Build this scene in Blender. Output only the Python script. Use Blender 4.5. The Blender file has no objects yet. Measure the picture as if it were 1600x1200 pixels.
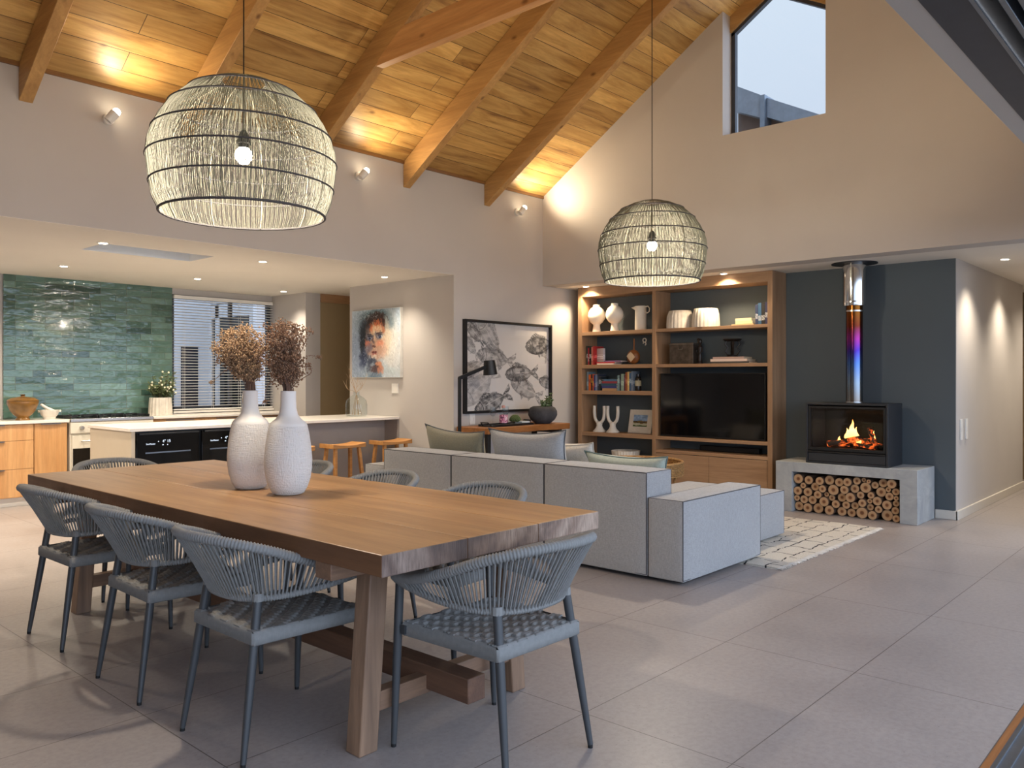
import bpy, math, random
import numpy as np
from mathutils import Vector, Matrix, Euler
rnd = random.Random(7)
sc = bpy.context.scene
COL = sc.collection
PI = math.pi

# ---------------------------------------------------------------- camera, world, exposure
cam_d = bpy.data.cameras.new('camera'); cam = bpy.data.objects.new('camera', cam_d); COL.objects.link(cam)
cam_d.sensor_width = 36.0; cam_d.sensor_fit = 'HORIZONTAL'
cam_d.lens = 1275.6 / 1600 * 36.0
cam_d.shift_y = -9 / 1600
cam_d.clip_start = 0.05; cam_d.clip_end = 200
CAM_YAW = math.atan2(0.6708, 0.7417)
cam.location = (0, 0, 1.345); cam.rotation_euler = (PI / 2, 0, CAM_YAW - PI / 2)
sc.camera = cam
sc.view_settings.view_transform = 'Standard'; sc.view_settings.look = 'None'
sc.view_settings.gamma = 1.0; sc.view_settings.use_curve_mapping = False
sc.view_settings.exposure = 0.5
W = bpy.data.worlds.new('dusk_sky'); sc.world = W; W.use_nodes = True
nt = W.node_tree; nt.nodes.clear()
wo = nt.nodes.new('ShaderNodeOutputWorld'); bg = nt.nodes.new('ShaderNodeBackground')
tc = nt.nodes.new('ShaderNodeTexCoord'); sp = nt.nodes.new('ShaderNodeSeparateXYZ'); rp = nt.nodes.new('ShaderNodeValToRGB')
nt.links.new(tc.outputs['Generated'], sp.inputs[0]); nt.links.new(sp.outputs['Z'], rp.inputs[0])
rp.color_ramp.elements[0].position = 0.0; rp.color_ramp.elements[0].color = (0.55, 0.62, 0.78, 1)
e3 = rp.color_ramp.elements.new(0.9); e3.color = (0.30, 0.46, 0.82, 1)
rp.color_ramp.elements[1].position = 0.50; rp.color_ramp.elements[1].color = (0.74, 0.84, 0.96, 1)
# the afterglow side of the sky, over the garden behind the camera, is brighter
mr = nt.nodes.new('ShaderNodeMapRange'); mr.inputs['From Min'].default_value = -0.1; mr.inputs['From Max'].default_value = -0.9
mr.inputs['To Min'].default_value = 0.72; mr.inputs['To Max'].default_value = 2.5
nt.links.new(sp.outputs['Y'], mr.inputs[0]); nt.links.new(mr.outputs[0], bg.inputs[1])
mixc = nt.nodes.new('ShaderNodeMix'); mixc.data_type = 'RGBA'; mf = nt.nodes.new('ShaderNodeMapRange')
mf.inputs['From Min'].default_value = 0.2; mf.inputs['From Max'].default_value = -0.5; nt.links.new(sp.outputs['Y'], mf.inputs[0]); nt.links.new(mf.outputs[0], mixc.inputs[0])
nt.links.new(rp.outputs[0], mixc.inputs[6]); mixc.inputs[7].default_value = (0.68, 0.82, 1.06, 1)
nt.links.new(mixc.outputs[2], bg.inputs[0])
nt.links.new(bg.outputs[0], wo.inputs[0])
try:
    sc.cycles.max_bounces = 8; sc.cycles.transparent_max_bounces = 12
    sc.cycles.sample_clamp_indirect = 4.0; sc.cycles.use_denoising = True
except Exception: pass
WARM = (1.0, 0.87, 0.70); WARM2 = (1.0, 0.78, 0.52); NEUTRAL = (1.0, 0.86, 0.68)
K_DOWN, K_UP, K_SHELF, K_PEND, K_PASS, K_FRONT_FILL = 104, 19, 42, 66, 68, 52

# ---------------------------------------------------------------- helpers
def lin(c):
    r = []
    for v in c[:3]:
        v = v / 255.0
        r.append(v / 12.92 if v <= 0.04045 else ((v + 0.055) / 1.055) ** 2.4)
    return (*r, 1.0)

def tag(o, label=None, cat=None, group=None, kind=None):
    if label: o['label'] = label
    if cat: o['category'] = cat
    if group: o['group'] = group
    if kind: o['kind'] = kind
    return o

def thing(name, label, cat, loc=(0, 0, 0), rz=0.0, group=None):
    o = bpy.data.objects.new(name, None); COL.objects.link(o)
    o.empty_display_size = 0.1
    o.location = loc; o.rotation_euler = (0, 0, rz)
    return tag(o, label, cat, group)

class MB:
    def __init__(s): s.v = []; s.f = []; s.m = []
    def add(s, vs, fs, mi=0):
        b = len(s.v); s.v += [tuple(p) for p in vs]
        for f in fs: s.f.append(tuple(b + i for i in f)); s.m.append(mi)
        return s
    def box(s, x0, x1, y0, y1, z0, z1, mi=0):
        v = [(x0,y0,z0),(x1,y0,z0),(x1,y1,z0),(x0,y1,z0),(x0,y0,z1),(x1,y0,z1),(x1,y1,z1),(x0,y1,z1)]
        return s.add(v, [(0,3,2,1),(4,5,6,7),(0,1,5,4),(1,2,6,5),(2,3,7,6),(3,0,4,7)], mi)
    def prism(s, poly, axis, a, b, mi=0):
        # poly: 2D points; axis 'x' -> (y,z), 'y' -> (x,z), 'z' -> (x,y)
        def P(p, t):
            return {'x': (t, p[0], p[1]), 'y': (p[0], t, p[1]), 'z': (p[0], p[1], t)}[axis]
        n = len(poly)
        v = [P(p, a) for p in poly] + [P(p, b) for p in poly]
        f = [tuple(range(n - 1, -1, -1)), tuple(range(n, 2 * n))]
        f += [(i, (i + 1) % n, n + (i + 1) % n, n + i) for i in range(n)]
        return s.add(v, f, mi)
    def bar(s, p, q, w, h, up=(0, 0, 1), mi=0):
        p = Vector(p); q = Vector(q); d = (q - p).normalized(); u = Vector(up)
        r = d.cross(u).normalized(); u = r.cross(d).normalized()
        v = []
        for c in (p, q):
            for a, b in ((-1,-1),(1,-1),(1,1),(-1,1)): v.append(c + r * a * w / 2 + u * b * h / 2)
        return s.add(v, [(3,2,1,0),(4,5,6,7),(0,1,5,4),(1,2,6,5),(2,3,7,6),(3,0,4,7)], mi)
    def tube(s, path, r, n=8, cap=True, closed=False, mi=0):
        pts = [Vector(p) for p in path]; k = len(pts)
        rs = r if isinstance(r, (list, tuple)) else [r] * k
        T = []
        for i in range(k):
            a = pts[(i - 1) % k] if (closed or i > 0) else pts[i]
            b = pts[(i + 1) % k] if (closed or i < k - 1) else pts[i]
            t = (b - a); T.append(t.normalized() if t.length > 1e-9 else Vector((0, 0, 1)))
        ref = Vector((0, 0, 1)) if abs(T[0].z) < 0.9 else Vector((1, 0, 0))
        nrm = (ref - T[0] * ref.dot(T[0])).normalized()
        vs = []
        for i in range(k):
            nrm = (nrm - T[i] * nrm.dot(T[i]))
            nrm = nrm.normalized() if nrm.length > 1e-6 else T[i].orthogonal().normalized()
            bn = T[i].cross(nrm)
            for j in range(n):
                a = 2 * PI * j / n
                vs.append(pts[i] + (nrm * math.cos(a) + bn * math.sin(a)) * rs[i])
        fs = []
        for i in range(k if closed else k - 1):
            i2 = (i + 1) % k
            for j in range(n):
                j2 = (j + 1) % n
                fs.append((i * n + j, i * n + j2, i2 * n + j2, i2 * n + j))
        if cap and not closed:
            fs.append(tuple(range(n - 1, -1, -1))); fs.append(tuple((k - 1) * n + j for j in range(n)))
        return s.add(vs, fs, mi)
    def lathe(s, prof, n=32, c=(0, 0, 0), mi=0, rad=None):
        vs = []; fs = []; k = len(prof)
        for i, (r, z) in enumerate(prof):
            for j in range(n):
                a = 2 * PI * j / n; rr = r * (rad(a, z) if rad else 1)
                vs.append((c[0] + rr * math.cos(a), c[1] + rr * math.sin(a), c[2] + z))
        for i in range(k - 1):
            for j in range(n):
                j2 = (j + 1) % n
                fs.append((i * n + j, i * n + j2, (i + 1) * n + j2, (i + 1) * n + j))
        if prof[0][0] > 1e-6: fs.append(tuple(range(n - 1, -1, -1)))
        if prof[-1][0] > 1e-6: fs.append(tuple((k - 1) * n + j for j in range(n)))
        return s.add(vs, fs, mi)
    def ball(s, c, r, n=8, m=5, mi=0, sc3=(1, 1, 1)):
        vs = [(c[0], c[1], c[2] - r * sc3[2])]
        for i in range(1, m):
            t = PI * i / m
            for j in range(n):
                a = 2 * PI * j / n
                vs.append((c[0] + r * sc3[0] * math.sin(t) * math.cos(a), c[1] + r * sc3[1] * math.sin(t) * math.sin(a), c[2] - r * sc3[2] * math.cos(t)))
        vs.append((c[0], c[1], c[2] + r * sc3[2])); L = len(vs) - 1
        fs = [(0, 1 + (j + 1) % n, 1 + j) for j in range(n)]
        for i in range(m - 2):
            for j in range(n):
                a = 1 + i * n + j; b = 1 + i * n + (j + 1) % n
                fs.append((a, b, b + n, a + n))
        fs += [(L, 1 + (m - 2) * n + j, 1 + (m - 2) * n + (j + 1) % n) for j in range(n)]
        return s.add(vs, fs, mi)
    def xform(s, M):
        s.v = [tuple(M @ Vector(p)) for p in s.v]; return s
    def build(s, name, mats, parent=None, bevel=0, seg=2, ang=35, loc=None, smooth=True, flip=False):
        me = bpy.data.meshes.new(name); me.from_pydata(s.v, [], s.f)
        if not isinstance(mats, (list, tuple)): mats = [mats]
        for m in mats: me.materials.append(m)
        me.polygons.foreach_set('material_index', s.m)
        if smooth:
            me.polygons.foreach_set('use_smooth', [True] * len(me.polygons))
            me.set_sharp_from_angle(angle=math.radians(ang))
        if flip: me.flip_normals()
        me.update()
        o = bpy.data.objects.new(name, me); COL.objects.link(o)
        if parent is not None: o.parent = parent
        if loc is not None: o.location = loc
        if bevel:
            b = o.modifiers.new('bevel', 'BEVEL'); b.width = bevel; b.segments = seg; b.limit_method = 'ANGLE'; b.angle_limit = math.radians(40)
            b.harden_normals = False
        return o

def struct(name, mb, m, **k):
    o = mb.build(name, m, **k); o['kind'] = 'structure'; return o

def copy_tree(o, parent=None):
    c = o.copy(); COL.objects.link(c); c.parent = parent
    for ch in list(o.children): copy_tree(ch, c)
    return c

def crom(pts, n):
    P = [Vector(p) for p in pts]; P = [P[0] * 2 - P[1]] + P + [P[-1] * 2 - P[-2]]
    out = []; k = len(P) - 3
    for i in range(n + 1):
        t = i / n * k; j = min(int(t), k - 1); t -= j
        a, b, c, d = P[j:j + 4]
        out.append(0.5 * ((2 * b) + (c - a) * t + (2 * a - 5 * b + 4 * c - d) * t * t + (3 * b - a - 3 * c + d) * t ** 3))
    return out

def spot(name, loc, target, energy, color=WARM, size=90, blend=0.6, r=0.03, parent=None):
    l = bpy.data.lights.new(name, 'SPOT'); l.energy = energy; l.color = color
    l.spot_size = math.radians(size); l.spot_blend = blend; l.shadow_soft_size = r
    o = bpy.data.objects.new(name, l); COL.objects.link(o)
    d = Vector(target) - Vector(loc); o.rotation_euler = d.to_track_quat('-Z', 'Y').to_euler()
    if parent is not None:
        o.parent = parent; o.location = Vector(loc) - parent.location
    else: o.location = loc
    return o

def point(name, loc, energy, color=WARM, r=0.04, parent=None):
    l = bpy.data.lights.new(name, 'POINT'); l.energy = energy; l.color = color; l.shadow_soft_size = r
    o = bpy.data.objects.new(name, l); COL.objects.link(o); o.location = loc
    if parent is not None: o.parent = parent
    return o

# ---------------------------------------------------------------- materials
class N:
    def __init__(s, name):
        s.m = bpy.data.materials.new(name); s.m.use_nodes = True; s.t = s.m.node_tree; s.t.nodes.clear()
        s.out = s.n('ShaderNodeOutputMaterial'); s.b = s.n('ShaderNodeBsdfPrincipled'); s.l(s.b.outputs[0], s.out.inputs[0])
        s._obj = None
    def n(s, k, **p):
        x = s.t.nodes.new(k)
        for a, b in p.items(): setattr(x, a, b)
        return x
    def l(s, a, b): s.t.links.new(a, b)
    def obj(s, scale=(1, 1, 1), rot=(0, 0, 0), loc=(0, 0, 0)):
        if not s._obj: s._obj = s.n('ShaderNodeTexCoord')
        m = s.n('ShaderNodeMapping'); m.inputs['Scale'].default_value = scale; m.inputs['Rotation'].default_value = rot; m.inputs['Location'].default_value = loc
        s.l(s._obj.outputs['Object'], m.inputs[0]); return m.outputs[0]
    def noise(s, vec, scale, detail=4, rough=0.55, dist=0.0):
        x = s.n('ShaderNodeTexNoise'); x.inputs['Scale'].default_value = scale; x.inputs['Detail'].default_value = detail
        x.inputs['Roughness'].default_value = rough; x.inputs['Distortion'].default_value = dist; s.l(vec, x.inputs['Vector']); return x.outputs['Fac']
    def ramp(s, fac, stops):
        x = s.n('ShaderNodeValToRGB'); e = x.color_ramp.elements
        while len(e) < len(stops): e.new(0.5)
        for i, (p, c) in enumerate(stops): e[i].position = p; e[i].color = c if len(c) == 4 else (*c, 1)
        s.l(fac, x.inputs[0]); return x.outputs[0]
    def mix(s, fac, a, b, mode='MIX'):
        x = s.n('ShaderNodeMix', data_type='RGBA', blend_type=mode)
        for i, v in ((0, fac), (6, a), (7, b)):
            if hasattr(v, 'is_linked') or hasattr(v, 'links'): s.l(v, x.inputs[i])
            else: x.inputs[i].default_value = v
        return x.outputs[2]
    def math(s, op, a, b=0.0):
        x = s.n('ShaderNodeMath', operation=op)
        for i, v in ((0, a), (1, b)):
            if hasattr(v, 'links'): s.l(v, x.inputs[i])
            else: x.inputs[i].default_value = v
        return x.outputs[0]
    def bump(s, h, strength=0.3, dist=0.01):
        x = s.n('ShaderNodeBump'); x.inputs['Strength'].default_value = strength; x.inputs['Distance'].default_value = dist
        s.l(h, x.inputs['Height']); s.l(x.outputs[0], s.b.inputs['Normal'])
    def set(s, color=None, rough=None, metal=None, **k):
        for key, v in (('Base Color', color), ('Roughness', rough), ('Metallic', metal)):
            if v is None: continue
            if hasattr(v, 'links'): s.l(v, s.b.inputs[key])
            else: s.b.inputs[key].default_value = v
        for kk, v in k.items():
            key = kk.replace('_', ' ')
            if hasattr(v, 'links'): s.l(v, s.b.inputs[key])
            else: s.b.inputs[key].default_value = v
        return s.m

def plain(name, c, rough=0.5, metal=0.0, var=0.06, scale=12, bump=0.0, **k):
    m = N(name); v = m.obj()
    nz = m.noise(v, scale, 4)
    c = lin(c); d = tuple(x * (1 - var * 2) for x in c[:3]) + (1,); e = tuple(min(1, x * (1 + var)) for x in c[:3]) + (1,)
    col = m.ramp(nz, [(0.3, d), (0.7, e)])
    if bump: m.bump(nz, bump, 0.01)
    return m.set(col, rough, metal, **k)

def emis(name, c, s):
    m = N(name); m.set((0, 0, 0, 1), 0.5); m.b.inputs['Emission Color'].default_value = (*c, 1); m.b.inputs['Emission Strength'].default_value = s
    return m.m

def wood(name, c1, c2, axis='x', grain=1.0, rough=0.45, bump=0.15, knots=False, planks=None):
    """planks=(across-axis, width): tone changes from board to board"""
    m = N(name); S = {'x': (0.5, 7, 7), 'y': (7, 0.5, 7), 'z': (7, 7, 0.5)}[axis]; S = tuple(a * grain for a in S)
    v = m.obj(S)
    a = m.noise(v, 1.6, 6, 0.6, 0.8); b = m.noise(v, 9.0, 5, 0.7, 0.2)
    c1l, c2l = lin(c1), lin(c2)
    base = m.ramp(a, [(0.28, c1l), (0.55, tuple((x + y) / 2 for x, y in zip(c1l, c2l))), (0.75, c2l)])
    fine = m.ramp(b, [(0.35, (0.72, 0.72, 0.72, 1)), (0.6, (1, 1, 1, 1))])
    col = m.mix(0.55, base, fine, 'MULTIPLY')
    if planks:
        ax, w = planks
        s = m.n('ShaderNodeSeparateXYZ'); m.l(m.obj(), s.inputs[0])
        q = m.math('FLOOR', m.math('DIVIDE', s.outputs[{'x': 0, 'y': 1, 'z': 2}[ax]], w))
        wn = m.n('ShaderNodeTexWhiteNoise', noise_dimensions='1D'); m.l(q, wn.inputs['W'])
        tone = m.ramp(wn.outputs['Value'], [(0, (0.78, 0.76, 0.74, 1)), (1, (1.08, 1.06, 1.04, 1))])
        col = m.mix(1.0, col, tone, 'MULTIPLY')
    if knots:
        vo = m.n('ShaderNodeTexVoronoi', feature='F1'); vo.inputs['Scale'].default_value = 1.3; m.l(m.obj(tuple(1.6 if q < 1 else 3.2 for q in S)), vo.inputs['Vector'])
        k = m.ramp(vo.outputs['Distance'], [(0.03, (0.25, 0.16, 0.10, 1)), (0.10, (1, 1, 1, 1))])
        col = m.mix(0.8, col, k, 'MULTIPLY')
    m.bump(b, bump, 0.004)
    return m.set(col, rough)

def fabric(name, c, scale=260, rough=0.95, var=0.10):
    m = N(name); v = m.obj()
    a = m.noise(m.obj((1, 1, 8)), 55, 3); b = m.noise(m.obj((8, 8, 1)), 40, 3); g = m.noise(v, 3, 2)
    w = m.math('MULTIPLY', m.math('ADD', a, b), 0.5)
    c = lin(c)
    col = m.ramp(w, [(0.36, tuple(x * (1 - 2.4 * var) for x in c[:3])), (0.62, tuple(min(1, x * (1 + var)) for x in c[:3]))])
    col = m.mix(0.35, col, m.ramp(g, [(0.3, (0.85, 0.85, 0.85, 1)), (0.7, (1, 1, 1, 1))]), 'MULTIPLY')
    m.bump(w, 0.35, 0.004)
    return m.set(col, rough, Sheen_Weight=0.25)

def glass(name, c=(1, 1, 1), rough=0.0, ior=1.45):
    m = N(name); m.set((*c, 1), rough); m.b.inputs['Transmission Weight'].default_value = 1.0; m.b.inputs['IOR'].default_value = ior
    return m.m

def pane(name, c=(1, 1, 1)):
    # thin window glass: lets light straight through and mirrors by Fresnel
    m = N(name); tr = m.n('ShaderNodeBsdfTransparent'); gl = m.n('ShaderNodeBsdfGlossy'); fr = m.n('ShaderNodeFresnel'); mx = m.n('ShaderNodeMixShader')
    tr.inputs[0].default_value = (*c, 1); gl.inputs['Roughness'].default_value = 0.02; fr.inputs[0].default_value = 1.45
    ge = m.n('ShaderNodeNewGeometry'); m.l(m.math('MULTIPLY', fr.outputs[0], m.math('SUBTRACT', 1.0, ge.outputs['Backfacing'])), mx.inputs[0]); m.l(tr.outputs[0], mx.inputs[1]); m.l(gl.outputs[0], mx.inputs[2]); m.l(mx.outputs[0], m.out.inputs[0])
    return m.m

def attr_mat(name, rough=0.7):
    m = N(name); a = m.n('ShaderNodeAttribute'); a.attribute_name = 'Col'; m.set(a.outputs['Color'], rough); return m.m

PAINT = plain('wall_paint', (188, 182, 176), 0.85, var=0.015, scale=2, bump=0.02)
CEILP = plain('ceiling_plaster', (230, 224, 214), 0.9, var=0.01, scale=2)
DARKP = plain('dark_blue_grey_paint', (78, 86, 90), 0.7, var=0.02, scale=2)
SKIRT = plain('skirting_paint', (205, 198, 186), 0.5, var=0.01)
BLACK = plain('black_metal', (22, 22, 24), 0.45, 0.2, var=0.05)
BLACKG = plain('black_gloss', (6, 6, 8), 0.08, 0.0, var=0.02)
CHROME = plain('brushed_steel', (190, 190, 190), 0.25, 1.0, var=0.04)
ALU = plain('anodised_aluminium', (120, 128, 138), 0.35, 0.8, var=0.05)
DALU = plain('dark_aluminium', (66, 68, 74), 0.5, 0.3, var=0.05)
WHITE = plain('white_satin', (228, 225, 218), 0.4, var=0.02)
STONE = plain('white_stone', (228, 222, 212), 0.25, var=0.02, scale=20)
CERAM = plain('white_ceramic', (225, 218, 205), 0.55, var=0.03, scale=8)
CREAMP = plain('cream_cabinet_paint', (200, 186, 164), 0.5, var=0.01)
TAUPE = plain('taupe_panel', (150, 140, 134), 0.6, var=0.015)
BULB = emis('bulb_glow', (1.0, 0.86, 0.62), 22)
LAMPD = emis('lamp_glow', (1.0, 0.84, 0.62), 14)
RUBBER = plain('black_rubber', (18, 18, 18), 0.8)

OAKX = wood('oak_along_x', (164, 124, 88), (194, 154, 114), 'x')
OAKY = wood('oak_along_y', (146, 112, 82), (178, 142, 108), 'y')
OAKZ = wood('oak_along_z', (146, 112, 82), (178, 142, 108), 'z')
CABZ = wood('cabinet_oak', (192, 138, 84), (218, 170, 116), 'z', 0.8)
BEAM = wood('rafter_pine', (168, 124, 72), (208, 164, 102), 'y', 0.9, 0.5, knots=True)
TABY = wood('table_timber', (156, 116, 76), (200, 158, 110), 'y', 0.7, 0.38, 0.1, planks=('x', 0.39))
TABE = wood('table_sawn_shaded_side', (84, 56, 36), (134, 94, 62), 'y', 0.8, 0.6, 0.3, knots=True)  # rough-sawn tone, with side shade partly painted into the colour
TABL = wood('table_leg_timber', (108, 84, 66), (154, 122, 96), 'z', 1.1, 0.6, 0.4)
TABX = wood('table_rail_timber', (108, 82, 64), (152, 118, 92), 'x', 1.1, 0.6, 0.4)
TABS = wood('table_stretcher_timber', (84, 58, 44), (120, 86, 64), 'y', 1.1, 0.6, 0.4)
STOOL = wood('stool_teak', (176, 118, 60), (214, 158, 92), 'x', 1.4, 0.5)
SLAB = wood('console_slab', (120, 74, 36), (178, 118, 62), 'x', 1.0, 0.5, 0.3, knots=True)

def ceiling_mat():
    m = N('ceiling_boards'); v = m.obj()
    br = m.n('ShaderNodeTexBrick'); m.l(v, br.inputs['Vector'])
    br.offset = 0.37; br.offset_frequency = 2; br.squash = 1.0
    br.inputs['Color1'].default_value = (0, 0, 0, 1); br.inputs['Color2'].default_value = (1, 1, 1, 1); br.inputs['Mortar'].default_value = (0.5, 0.5, 0.5, 1)
    br.inputs['Scale'].default_value = 1; br.inputs['Mortar Size'].default_value = 0.0028; br.inputs['Mortar Smooth'].default_value = 0.3
    br.inputs['Brick Width'].default_value = 2.6; br.inputs['Row Height'].default_value = 0.178
    # shift the grain from board to board
    sep = m.n('ShaderNodeSeparateXYZ'); m.l(v, sep.inputs[0])
    row = m.math('FLOOR', m.math('DIVIDE', sep.outputs[1], 0.178))
    cmb = m.n('ShaderNodeCombineXYZ'); m.l(m.math('MULTIPLY', sep.outputs[0], 0.7), cmb.inputs[0]); m.l(m.math('MULTIPLY', sep.outputs[1], 6.0), cmb.inputs[1])
    m.l(m.math('ADD', m.math('MULTIPLY', row, 3.71), m.math('MULTIPLY', br.outputs['Color'], 5.0)), cmb.inputs[2])
    a = m.noise(cmb.outputs[0], 1.3, 6, 0.6, 1.4); b = m.noise(cmb.outputs[0], 8, 5, 0.7, 0.3)
    base = m.ramp(a, [(0.27, lin((146, 104, 58))), (0.42, lin((200, 156, 90))), (0.62, lin((228, 188, 118))), (0.8, lin((200, 154, 88)))])
    col = m.mix(0.9, base, m.ramp(br.outputs['Color'], [(0, (0.58, 0.54, 0.50, 1)), (1, (1.10, 1.08, 1.02, 1))]), 'MULTIPLY')
    col = m.mix(0.5, col, m.ramp(b, [(0.35, (0.74, 0.72, 0.7, 1)), (0.6, (1, 1, 1, 1))]), 'MULTIPLY')
    vo = m.n('ShaderNodeTexVoronoi', feature='F1'); vo.inputs['Scale'].default_value = 1.5; m.l(m.obj((0.8, 1.5, 1)), vo.inputs['Vector'])
    col = m.mix(0.85, col, m.ramp(vo.outputs['Distance'], [(0.02, (0.22, 0.13, 0.08, 1)), (0.055, (1, 1, 1, 1))]), 'MULTIPLY')
    col = m.mix(br.outputs['Fac'], col, (0.05, 0.025, 0.01, 1))
    m.bump(m.math('SUBTRACT', 1.0, br.outputs['Fac']), 0.6, 0.006)
    return m.set(col, 0.42)
BOARDS = ceiling_mat()

def floor_mat():
    m = N('floor_tiles'); v = m.obj(loc=(-2.626 % 1.195 - 0.0, -1.34 % 0.645, 0))
    v = m.obj(loc=(1.195 - 0.236, 0.645 - 0.05, 0))
    br = m.n('ShaderNodeTexBrick'); m.l(v, br.inputs['Vector']); br.offset = 0.0; br.squash = 1.0
    br.inputs['Color1'].default_value = (0, 0, 0, 1); br.inputs['Color2'].default_value = (1, 1, 1, 1)
    br.inputs['Scale'].default_value = 1; br.inputs['Mortar Size'].default_value = 0.0022; br.inputs['Mortar Smooth'].default_value = 0.2
    br.inputs['Brick Width'].default_value = 1.195; br.inputs['Row Height'].default_value = 0.645
    g = m.obj()
    a = m.noise(g, 1.1, 5, 0.6); b = m.noise(g, 38, 4, 0.7); c = m.noise(m.obj((1, 1.6, 1)), 60, 2, 0.5)
    col = m.ramp(a, [(0.3, lin((146, 138, 135))), (0.7, lin((160, 152, 148)))])
    col = m.mix(0.8, col, m.ramp(b, [(0.35, (0.86, 0.86, 0.86, 1)), (0.6, (1.04, 1.04, 1.04, 1))]), 'MULTIPLY')
    col = m.mix(0.7, col, m.ramp(c, [(0.25, (0.62, 0.6, 0.58, 1)), (0.33, (1, 1, 1, 1))]), 'MULTIPLY')
    col = m.mix(1.0, col, m.ramp(br.outputs['Color'], [(0, (0.95, 0.95, 0.95, 1)), (1, (1, 1, 1, 1))]), 'MULTIPLY')
    col = m.mix(br.outputs['Fac'], col, lin((92, 84, 80)))
    m.bump(m.math('SUBTRACT', 1.0, br.outputs['Fac']), 0.4, 0.002)
    r = m.ramp(a, [(0.3, (0.34, 0.34, 0.34, 1)), (0.7, (0.46, 0.46, 0.46, 1))])
    return m.set(col, r)
FLOOR = floor_mat()

def zellige():
    m = N('glazed_teal_tiles'); o = m.obj()
    s = m.n('ShaderNodeSeparateXYZ'); m.l(o, s.inputs[0]); c = m.n('ShaderNodeCombineXYZ'); m.l(s.outputs[0], c.inputs[0]); m.l(s.outputs[2], c.inputs[1])
    br = m.n('ShaderNodeTexBrick'); m.l(c.outputs[0], br.inputs['Vector']); br.offset = 0.42; br.offset_frequency = 3
    br.inputs['Color1'].default_value = (0, 0, 0, 1); br.inputs['Color2'].default_value = (1, 1, 1, 1); br.inputs['Mortar'].default_value = (0.4, 0.4, 0.4, 1)
    br.inputs['Scale'].default_value = 1; br.inputs['Mortar Size'].default_value = 0.003; br.inputs['Mortar Smooth'].default_value = 0.6
    br.inputs['Brick Width'].default_value = 0.30; br.inputs['Row Height'].default_value = 0.0755
    base = m.ramp(br.outputs['Color'], [(0, lin((52, 76, 68))), (0.3, lin((76, 104, 92))), (0.7, lin((88, 116, 106))), (1, lin((106, 134, 122)))])
    nz = m.noise(m.obj((1, 1, 1.6)), 9, 4, 0.6); col = m.mix(0.6, base, m.ramp(nz, [(0.3, (0.75, 0.8, 0.8, 1)), (0.7, (1.08, 1.08, 1.06, 1))]), 'MULTIPLY')
    col = m.mix(br.outputs['Fac'], col, lin((108, 118, 104)))
    h1 = m.noise(m.obj((1, 1, 2.2)), 7, 2, 0.5); h2 = m.noise(o, 45, 2)
    h = m.math('ADD', m.math('ADD', m.math('MULTIPLY', m.math('SUBTRACT', 1.0, br.outputs['Fac']), 0.5), m.math('MULTIPLY', h1, 1.0)), m.math('ADD', m.math('MULTIPLY', h2, 0.12), m.math('MULTIPLY', br.outputs['Color'], 0.35)))
    m.bump(h, 0.70, 0.011)
    return m.set(col, 0.07, Coat_Weight=0.15, Coat_Roughness=0.05)
ZELL = zellige()

# ---------------------------------------------------------------- room shell
XG, YK, CZ = 7.74, 6.488, 2.485          # gable wall, kitchen-side wall, low ceiling height
EZ, SL = 3.579, 0.645                    # eave height and roof slope
RY, RZ = 3.59, 5.448                     # ridge
FY = 0.80                                # inner face of the garden-side wall
XL = -2.6
struct('floor', MB().box(XL - 0.2, 13.0, 0.6925, 10.3, -0.12, 0.0), FLOOR)
struct('floor_patio', MB().box(-9, 14, -9, 0.16, -0.16, -0.03), plain('patio_paving', (150, 145, 140), 0.8, var=0.05))
# sloping board ceilings: built flat (x along the boards, y up the slope) and tilted into place
A1 = math.atan(SL); L1 = (YK - RY) / math.cos(A1)
cl = struct('ceiling_slope_back', MB().box(XL - 0.2, XG + 0.45, -0.3, L1, -0.06, 0.0), BOARDS)
cl.location = (0, YK, EZ); cl.rotation_euler = (PI - A1, 0, 0)
A2 = math.atan((RZ - 3.83) / (RY - 0.75)); L2 = (RY - 0.5) / math.cos(A2)
cr = struct('ceiling_slope_front', MB().box(XL - 0.2, XG + 0.45, -L2, 0.0, 0.0, 0.06), BOARDS)
cr.location = (0, RY, RZ); cr.rotation_euler = (-A2, 0, 0)
cr.rotation_euler = (A2 * 1.0, 0, 0)
# in local y negative = down the slope towards the garden
struct('wall_kitchen_upper', MB().box(XL, 6.218, YK, YK + 0.2, CZ - 0.003, EZ + 0.02), PAINT)
struct('wall_fish_print', MB().prism([(6.218, 0), (8.60, 0), (8.60, CZ + 0.05), (XG + 0.1, CZ + 0.05), (XG + 0.1, EZ + 0.02), (6.218, EZ + 0.02)], 'y', YK, YK + 0.2), PAINT)
# kitchen side wall carrying the portrait
struct('wall_kitchen_right', MB().box(6.218, 6.43, YK + 0.2, 8.36, 0, CZ), PAINT)
struct('wall_kitchen_right_far', MB().box(6.2, 6.43, 9.3, 10.3, 0, CZ), PAINT)
struct('wall_passage_kitchen', MB().box(6.43, 7.6, 9.31, 9.45, 0, CZ).box(6.43, 7.6, 8.16, 8.30, 0, CZ).box(7.5, 7.6, 8.3, 9.31, 0, CZ), plain('passage_paint', (158, 138, 104), 0.8, var=0.01))
struct('trim_1', MB().box(6.43, 7.0, 9.285, 9.31, 2.37, CZ), OAKX)
struct('ceiling_kitchen', MB().box(XL, 2.80, YK + 0.2, 10.3, CZ, CZ + 0.12).box(3.80, 7.6, YK + 0.2, 10.3, CZ, CZ + 0.12)
       .box(2.80, 3.80, YK + 0.2, 7.20, CZ, CZ + 0.12).box(2.80, 3.80, 7.68, 10.3, CZ, CZ + 0.12), CEILP)
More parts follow.
